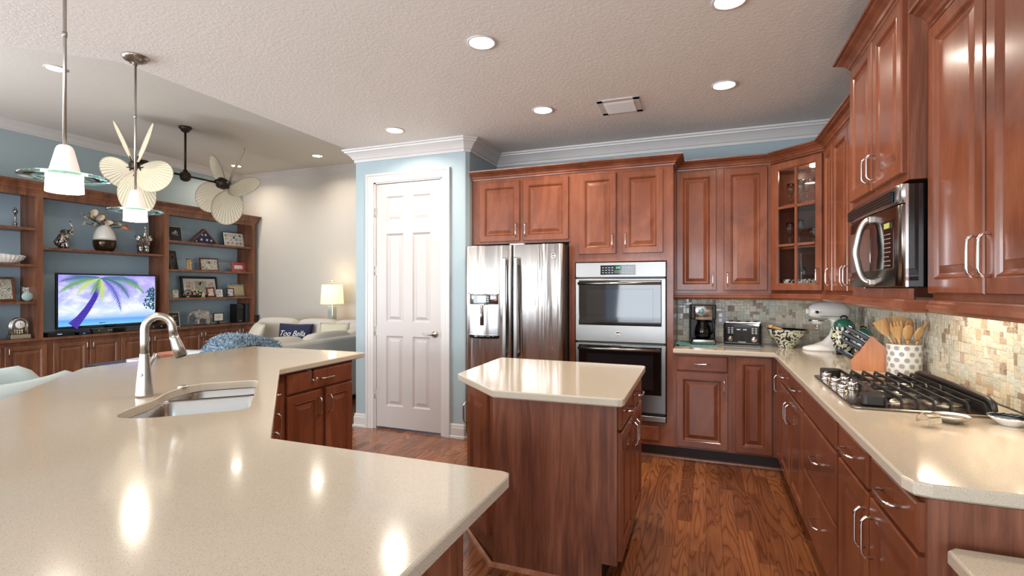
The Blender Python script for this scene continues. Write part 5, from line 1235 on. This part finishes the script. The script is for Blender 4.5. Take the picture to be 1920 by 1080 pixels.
pframe('large black frame with three wedding photos on the third right shelf', 6.10, S3, .66, .355, .040, black_fr, white_fr, -8.03, 10, 0, pics=[(.13,.32,.22,.74,ph_warm),(.36,.68,.22,.78,ph_family),(.72,.90,.22,.70,ph_warm)])
t = bth('silver_ornament', 'silver petal-shaped ornament at the left of the large black frame', 'ornament', 5.755, S3, -7.88)
m = MB(); m.sm = True
for k in range(9):
    a_ = PI*k/8; d_ = Vector((math.cos(a_), 0, math.sin(a_)*1.1)); o_ = Vector((0,0,.045))
    p_ = [o_+d_*.01, o_+d_*.04+Vector((0,-.01,0)), o_+d_*.085]; m.tube(p_, [.008,.018,.003], 8)
m.lathe([(0,0),(.04,0),(.03,.02),(.012,.045),(0,.05)], (0,0,0), 16); m.build('petals', silver, t)
t = bth('flower_posy', 'small dark posy with cream blossoms in front of the large black frame', 'flowers', 5.92, S3, -7.86)
m = MB(); m.lathe([(0,0),(.03,0),(.035,.03),(.02,.05),(0,.05)], (0,0,0), 14); m.build('pot', black_plastic, t)
m = MB(); rnd = random.Random(3)
for k in range(22): m.sphere((rnd.uniform(-.08,.08), rnd.uniform(-.02,.02), .07+rnd.uniform(-.02,.05)), rnd.uniform(.008,.016), 7, 4)
m.build('blossom_cluster', flat('posy_cream', (206,196,140), .7), t)['kind'] = 'stuff'
m = MB()
for k in range(22): m.sphere((rnd.uniform(-.085,.085), rnd.uniform(-.01,.03), .06+rnd.uniform(-.02,.05)), rnd.uniform(.010,.018), 7, 4)
m.build('leaf_cluster', tw, t)['kind'] = 'stuff'
t = bth('angel_figurine', 'small pale green standing figurine beside the posy', 'figurine', 6.00, S3, -7.84)
m = MB(); m.sm = True; m.lathe([(0,0),(.032,0),(.024,.04),(.014,.07),(.012,.08)], (0,0,0), 14); m.sphere((0,0,.092), .014); m.build('figure', flat('pale_sage', (188,188,150), .6), t)
pframe('small dark red frame in front of the large black frame', 6.16, S3, .14, .165, .022, red_fr, ph_warm, -7.87, 8, -6)
pframe('tiny white frame right of the dark red frame', 6.32, S3, .11, .13, .018, white_fr, ph_bw, -7.87, 8, -4)
pframe('small dark framed photo overlapping the patterned frame', 6.54, S3, .13, .155, .016, flat('plum_frame',(60,30,34),.4), ph_bw, -7.87, 8, -8)
pframe('black and cream patterned frame with a certificate on the third right shelf', 6.79, S3, .40, .225, .038, photo('floral_border',[(24,24,24),(220,214,196),(30,30,30),(226,220,204)],55,6), cream_fr, -7.97, 8, -4)
pframe('small pale gold frame at the left end of the third right shelf', 5.545, S3, .085, .125, .014, cream_fr, ph_bw, -7.87, 8, -14)
pframe('small dark frame behind the pale gold one at the left end of the shelf', 5.46, S3, .08, .17, .012, tw, ph_bw, -7.95, 8, 0)
pframe('dark letter board with white script leaning on the counter behind the faucet', 5.53, ZCt, .20, .245, .014, cream_fr, flat('letter_black',(26,26,28),.6), -7.90, 14, -16,
       pics=[(.06,.94,.06,.94,flat('letter_black',(26,26,28),.6)),(.2,.5,.72,.80,white_fr),(.56,.8,.70,.78,white_fr),(.25,.7,.55,.62,white_fr),(.3,.6,.36,.44,white_fr),(.62,.8,.34,.42,white_fr)])
ivory = NM('carved_ivory', (176,168,160), .5); vv = ivory.node('ShaderNodeTexVoronoi', i_Scale=60.0); ivory.L.new(ivory.co(), vv.inputs['Vector']); ivory.col(ivory.ramp(vv.outputs['Distance'], [(0,(214,206,198)),(.5,(176,168,160)),(.7,(110,104,100))])); ivory = ivory.m
t = bth('elephant_figurine', 'grey mosaic mother elephant with calf on the bookcase counter', 'figurine', 6.02, ZCt, -7.88, -PI/2-.35)
b_ = elephant(t, 1.18, ivory, False, 'down')
n0 = len(t.children)
cal_t = bpy.data.objects.new('calf', None)
t2 = t
bb_ = [o for o in t.children]
def calf(par):
    e = elephant(par, .72, ivory, False, 'down')
    for o in [o for o in par.children if o not in bb_]:
        o.location = (-.02, -.10, 0); 
        if o.name.startswith('body'): o.name = 'calf_body'
bpy.data.objects.remove(cal_t); bpy.context.view_layer.update(); calf(t)
t = bth('card_stand', 'white card on a small black stand on the bookcase counter', 'display stand', 6.30, ZCt, -7.87)
m = MB(); m.rectloops(-.10, .10, .045, .195, [(0,0),(0,.012),(.012,.012),(.014,.008)]); m.box(-.05,.05,-.03,.03,0,.012,.003).box(-.02,.02,-.004,.012,.01,.05); m.build('stand', black_plastic, t)
m = MB(); m.box(-.084,.084,-.0098,-.008,.061,.18); m.build('card', white_fr, t)
m = MB()
for z, a_, b_2 in ((.135,-.04,.04),(.120,-.045,.035),(.105,-.03,.03)): m.box(a_, b_2, -.0105,-.0096, z, z+.004)
m.build('print_lines', flat('grey_print',(120,110,104),.6), t)
for y, w_, x_, la in ((6.715,.13,-7.92,'tall black speaker with a silver-edged top on the bookcase counter'), (6.86,.055,-7.90,'slim dark grey speaker beside the tall black one')):
    t = bth('bookshelf_speaker', la, 'speaker', y, ZCt, x_, PI/2)
    m = MB(); m.box(-w_/2, w_/2, -.08, .10, 0, .335 if w_ > .1 else .34, .005); m.build('cabinet', black_plastic if w_ > .1 else flat('slate_grey',(66,70,78),.3,.3), t)
    if w_ > .1:
        m = MB(); m.tube([(-.058,-.082,.318),(.058,-.082,.318),(.048,-.082,.275),(-.048,-.082,.275)], .003, 6, closed=True); m.build('silver_edge', sil2, t)
        m = MB(); m.box(-.02,.02,-.082,-.080,.03,.038); m.build('badge', sil2, t)
t = bth('bookshelf_speaker', 'tiny black cube speaker on the end of the bookcase counter', 'speaker', 6.985, ZCt, -7.755, PI/2)
m = MB(); m.box(-.042,.034,-.03,.06,0,.125,.004); m.build('cabinet', black_plastic, t)

# ================================================================== CEILING FAN WITH TWO HEADS
FJ = Vector((-6.34, 4.60, 2.865))
fan = thing('ceiling_fan', 'double-headed bronze ceiling fan with cream palm-leaf blades', 'ceiling fan', FJ)
m = MB(); m.lathe([(0,ZL-FJ.z-.001),(.075,ZL-FJ.z-.001),(.076,ZL-FJ.z-.02),(.052,ZL-FJ.z-.045),(.040,ZL-FJ.z-.065),(0,ZL-FJ.z-.066)], (0,0,0), 28); m.build('canopy', bronze, fan)
m = MB(); m.tube([(0,0,.05),(0,0,ZL-FJ.z-.05)], .0135, 12); m.build('down_rod', bronze, fan)
m = MB(); m.lathe([(0,-.075),(.03,-.072),(.055,-.055),(.066,-.02),(.064,.02),(.05,.04),(.030,.05),(.026,.075),(0,.078)], (0,0,0), 24); m.build('joint', bronze, fan)
linen = NM('palm_blade_cloth', (206,194,168), .8); linen.bump(linen.noise(linen.co((1,1,1)), 8, 2), .1, .003); linen = linen.m
rimm = flat('blade_rim', (176,164,138), .7)
def blade_mesh(par, M):
    L0, RL, RW = .085, .250, .205
    ctr = L0+RL
    n = 56
    def bd(a): # boundary point
        k = 1.0-.12*math.cos(a)*0
        return (RW*math.sin(a), ctr-RL*math.cos(a))
    m = MB(); rows = []
    root = Vector((0, L0-.03))
    for t in (0.02, .3, .6, .85, 1.0):
        row = []
        for i in range(n+1):
            a = 2*PI*i/n; q = Vector(bd(a)); p = root.lerp(q, t)
            row.append((p.x, p.y, (.0035 if i % 2 else -.0035)*min(1, t*1.2)+.022*math.sin(t*PI)*.3))
        rows.append(row)
    m.sm = False
    m.loops(rows, closed=False)
    m.xf(M); o = m.build('fan_blade', linen, par, fix=False)
    sol = o.modifiers.new('t', 'SOLIDIFY'); sol.thickness = .003
    m = MB(); m.tube([(bd(2*PI*i/n)[0], bd(2*PI*i/n)[1], 0) for i in range(n)], .0055, 6, closed=True); m.xf(M); m.build('blade_rim', rimm, o)
    m = MB(); m.tube([(0,.035,.012),(0,.075,.012),(.022,.125,.012)], [.012,.010,.006], 8).tube([(0,.075,.012),(-.022,.125,.012)], [.010,.006], 8); m.box(-.016,.016,.03,.09,.004,.016,.003); m.xf(M); m.build('blade_bracket', bronze, o)
for sgn, phase in ((-1, FPH[0]), (1, FPH[1])):
    c = Vector((0, sgn*.56, 0)); ax = Vector((0, sgn, FTILT)).normalized()
    m = MB(); m.tube([(0, sgn*.05, 0), (0, sgn*.44, 0)], .0125, 12); m.build('arm', bronze, fan)
    Z_ = ax; X_ = Vector((1,0,0)) if sgn > 0 else Vector((-1,0,0)); X_ = (X_-Z_*X_.dot(Z_)).normalized(); Y_ = Z_.cross(X_)
    B_ = Matrix((X_, Y_, Z_)).transposed().to_4x4()
    Mh = Matrix.Translation(c) @ B_
    m = MB(); m.lathe([(0,-.13),(.025,-.13),(.030,-.10),(.06,-.085),(.078,-.065),(.080,.01),(.066,.030),(.050,.036),(.046,.045),(.050,.055),(.050,.105),(.030,.112),(0,.113)], (0,0,0), 28); m.xf(Mh); mo = m.build('motor_housing', bronze, fan)
    for k in range(5):
        ph = math.radians(phase+72*k)
        M = Mh @ Matrix.Translation((0,0,.055)) @ Matrix.Rotation(ph, 4, 'Z') @ Matrix.Rotation(math.radians(FPITCH), 4, 'Y')
        blade_mesh(mo, M)
# ================================================================== SOFA AND THINGS ROUND IT
def cushion(m, c, s, e=.35, n=20, k=10, crown=0):
    sm, m.sm = m.sm, True; rows = []
    f = lambda v, p: math.copysign(abs(v)**p, v)
    for j in range(k+1):
        ph = -PI/2+PI*(.03+.94*j/k); rows.append([(c[0]+s[0]*f(math.cos(ph), e)*f(math.cos(2*PI*i/n+PI/n), e), c[1]+s[1]*f(math.cos(ph), e)*f(math.sin(2*PI*i/n+PI/n), e), c[2]+s[2]*f(math.sin(ph), e*1.6)) for i in range(n)])
    m.loops(rows); m.sm = sm; return m
so_ = thing('sectional_sofa', 'large cream and grey sectional sofa behind the bar', 'sofa', (0,0,0))
m = MB(); m.box(-4.30,-4.10,3.30,6.45,.06,.80,.03).box(-4.30,-6.95,6.25,6.45,.06,.80,.03).box(-5.05,-4.12,3.30,3.48,.06,.62,.04).box(-7.0,-6.82,5.45,6.45,.06,.62,.04)
m.box(-5.05,-4.2,3.4,6.3,.06,.30,.02).box(-6.9,-4.3,5.5,6.3,.06,.30,.02); m.build('sofa_frame', sofa_b, so_)
for y in (3.95, 4.83, 5.60):
    m = MB(); cushion(m, (-4.68, y-.02, .38), (.42,.42,.10)); m.build('seat_cushion', sofa_m, so_)
for x in (-6.35, -5.50): m = MB(); cushion(m, (x, 5.88, .38), (.43,.40,.10)); m.build('seat_cushion', sofa_m, so_)
for y, hh in ((4.20,.84),(5.02,.84),(5.82,.86)):
    m = MB(); cushion(m, (-4.38, y, hh-.22), (.12,.40,.24), .42); M_ = Matrix.Translation((-4.38,y,.6)) @ Matrix.Rotation(-.10,4,'Y') @ Matrix.Translation((4.38,-y,-.6)); m.xf(M_); m.build('back_cushion', sofa_m, so_)
for x in (-6.38, -5.55, -4.85): m = MB(); cushion(m, (x, 6.17, .68), (.41,.12,.25), .42); m.build('back_cushion', sofa_m, so_)
for (x, y) in ((-4.2,3.4),(-4.2,6.3),(-6.9,6.3),(-5.0,3.4)): m = MB(); m.box(x-.03,x+.03,y-.03,y+.03,0,.06); m.build('foot', tw, so_)
def pillow(lab, loc, rot, s, mat_, name='throw_pillow'):
    t = thing(name, lab, 'pillow', loc, rot)
    m = MB(); m.sm = True; n = 12; rows = []
    for j in range(n+1):
        v = -1+2*j/n; row = []
        for i in range(n+1):
            u = -1+2*i/n; th = max(0, (1-u*u)*(1-v*v))**.45; row.append((u*s[0]*(1-.06*(1-abs(v))), v*s[1]*(1-.06*(1-abs(u))), th))
        rows.append(row)
    top = [[m.bm.verts.new((x, -t_*s[2], y)) for x, y, t_ in r] for r in rows]; bot = [[m.bm.verts.new((x, t_*s[2]+.001, y)) for x, y, t_ in r] for r in rows]
    for G, fl_ in ((top, 0), (bot, 1)):
        for j in range(n):
            for i in range(n):
                q = (G[j][i], G[j][i+1], G[j+1][i+1], G[j+1][i]); f = m.bm.faces.new(q if not fl_ else q[::-1]); f.smooth = True
    bmesh.ops.remove_doubles(m.bm, verts=m.bm.verts, dist=.0015)
    m.build('cover', mat_, t); return t
pillow('off-white throw pillow at the left end of the sofa, in front of the speaker', (-6.42, 5.75, .66), (math.radians(-24), 0, -.5), (.27,.22,.08), flat('ivory_linen',(214,206,188),.85))
np_ = pillow('navy throw pillow with white script on the sofa', (-5.80, 5.92, .665), (math.radians(-14), 0, .12), (.30,.20,.07), flat('navy_cotton',(34,38,72),.8))
text('Too Bella', .115, white_fr, np_, (.0,-.074,.035), name='script_lettering', shear=.35)
pillow('cream throw pillow beside the table lamp', (-5.12, 5.98, .68), (math.radians(-12), 0, .2), (.24,.21,.07), flat('cream_linen',(212,204,180),.85))
lb = photo('blue_geometric', [(176,190,200),(206,212,216),(150,172,190)], 14, 7)
pillow('pale blue patterned pillow at the near end of the sofa', (-4.72, 3.62, .60), (math.radians(-40), 0, .5), (.27,.22,.07), lb)
th = thing('throw_blanket', 'shaggy blue throw blanket draped over the sofa back', 'blanket', (0,0,0))
def drape(u, v):   # u along the sofa back, v across it
    y = 3.36+u*.60
    x = -4.50+v*.46
    z = .875+.05*math.sin(u*4.5)+.03*u-.30*max(0, abs(v-.55)-.30)*(1.6)-.22*max(0,.12-u)*5
    return Vector((x, y, z))
m = MB(); m.sm = True; n1, n2 = 26, 12
G = [[drape(i/n1, j/n2) for j in range(n2+1)] for i in range(n1+1)]
V = [[m.bm.verts.new(p) for p in r] for r in G]
for i in range(n1):
    for j in range(n2): f = m.bm.faces.new((V[i][j], V[i+1][j], V[i+1][j+1], V[i][j+1])); f.smooth = True
blu = photo('blue_yarn', [(84,110,132),(126,150,168),(186,200,208)], 40, 8)
o = m.build('blanket', blu, th, fix=False); sol = o.modifiers.new('t','SOLIDIFY'); sol.thickness = .02; sol.offset = 1
m = MB(); rnd = random.Random(9)
for k in range(2600):
    p = drape(rnd.random(), rnd.random()); d_ = Vector((rnd.uniform(-.6,.9), rnd.uniform(-.9,.5), rnd.uniform(-.1,.7))).normalized()*rnd.uniform(.03,.065)
    s_ = d_.orthogonal().normalized()*.005; q = d_.cross(s_).normalized()*.005; e = p+d_+Vector((0,0,-.02))
    m.loops([[tuple(p+s_), tuple(p+q), tuple(p-s_), tuple(p-q)], [tuple(p+d_*.6+s_*.8), tuple(p+d_*.6+q*.8), tuple(p+d_*.6-s_*.8), tuple(p+d_*.6-q*.8)], [tuple(e+s_*.2), tuple(e+q*.2), tuple(e-s_*.2), tuple(e-q*.2)]])
fz = m.build('yarn_fringe', blu, th, fix=False); fz['kind'] = 'stuff'
# sofa table and lamp
st_ = thing('sofa_table', 'narrow wooden table behind the far sofa, under the lamp', 'table', (-5.78, 6.78, 0))
m = MB(); m.box(-.35,.35,-.16,.16,.72,.75,.004); m.build('tabletop', alder, st_)
for x in (-.31,.31):
    for y in (-.12,.12): m = MB(); m.box(x-.02,x+.02,y-.02,y+.02,0,.72); m.build('leg', alder, st_)
lm = thing('table_lamp', 'table lamp with a cream drum shade and glass column', 'lamp', (-5.80, 6.74, .7505))
m = MB(); m.box(-.09,.09,-.09,.09,0,.03,.004); m.build('lamp_base', sil2, lm)
m = MB(); m.box(-.052,.052,-.052,.052,.03,.36,.010).box(-.06,.06,-.06,.06,.36,.40,.008); m.build('column', flat('mercury_glass',(196,200,190),.12,.5), lm)
m = MB(); m.tube([(0,0,.40),(0,0,.73)], .006, 8).sphere((0,0,.752), (.03,.03,.022)); m.build('harp_and_finial', gold, lm)
m = MB(); m.lathe([(.185,.385),(.165,.705),(.163,.705),(.183,.385)], (0,0,0), 40); m.build('lamp_shade', shade_m, lm)
for dz, e in ((.80, 2.5), (.50, 3)):
    l = bpy.data.lights.new('bulb', 'POINT'); l.energy = e*K_CAN; l.color = (1,.78,.5); l.shadow_soft_size = .05
    o = bpy.data.objects.new('bulb', l); C.objects.link(o); o.parent = lm; o.location = (0,0,dz)
# coffee table
ct_ = thing('coffee_table', 'dark coffee table between the television and the sofa', 'table', (-6.30, 4.02, 0))
m = MB(); m.box(-.30,.30,-.42,.42,.49,.53,.006); m.build('tabletop', wood('dark_table',(40,28,24),(62,46,40),(84,64,54),.3,.2), ct_)
for x in (-.26,.26):
    for y in (-.38,.38): m = MB(); m.box(x-.025,x+.025,y-.025,y+.025,0,.49); m.build('leg', tw, ct_)
t = thing('coffee_table_book', 'pale hardcover book on the coffee table', 'book', (-6.22, 4.00, .5305), .3)
m = MB(); m.box(-.13,.13,-.10,.10,0,.008,.001).box(-.13,.13,-.10,.10,.030,.038,.001).box(-.13,-.122,-.10,.10,.0,.038); m.build('cover', flat('lilac_cover',(206,200,214),.5), t)
m = MB(); m.box(-.122,.126,-.096,.096,.008,.030); m.build('pages', white_fr, t)
t = thing('terracotta_bowl', 'terracotta coloured faceted bowl behind the faucet head', 'bowl', (-6.05, 4.22, .5305), .3)
m = MB(); m.lathe([(0,0),(.07,0),(.08,.01),(.17,.085),(.165,.088),(.075,.02),(0,.015)], (0,0,0), 8)
for f in m.bm.faces: f.smooth = False
m.build('bowl_body', flat('terracotta',(206,136,112),.6), t)
# armchair behind the bar
ac = thing('armchair', 'pale blue upholstered tub chair with wooden legs at the left edge', 'chair', (-4.22, 1.80, 0), math.radians(90))
m = MB(); m.sm = True; rows = []
N = 36
for i in range(N+1):
    a = math.radians(38)+math.radians(284)*i/N   # opening towards +x
    t_ = abs(i/N-.5)*2; hgt = .86-.035*math.sin(PI*min(1,t_*1.1))-.10*max(0, t_-.92)/.08; R_ = .33
    cx_, cy_ = math.cos(a), math.sin(a); ex = 1.0 if cx_ < 0 else 1.25
    sec = [(R_-.04,.36),(R_-.045,hgt-.05),(R_-.03,hgt-.012),(R_,hgt),(R_+.035,hgt-.014),(R_+.045,hgt-.06),(R_-.0,.52),(R_-.03,.34)]
    rows.append([(r*cx_*ex, r*cy_, z) for r, z in sec])
m.loops(rows); m.build('back_shell', chair_m, ac)
m = MB(); cushion(m, (.03,0,.42), (.31,.28,.075)); m.build('seat_cushion', chair_m, ac)
for x, y in ((.26,.24),(.26,-.24),(-.24,.24),(-.24,-.24)):
    m = MB(); m.tube([(x*.9,y*.9,.42),(x*1.2,y*1.2,0)], [.026,.014], 10); m.build('leg', cherry, ac)
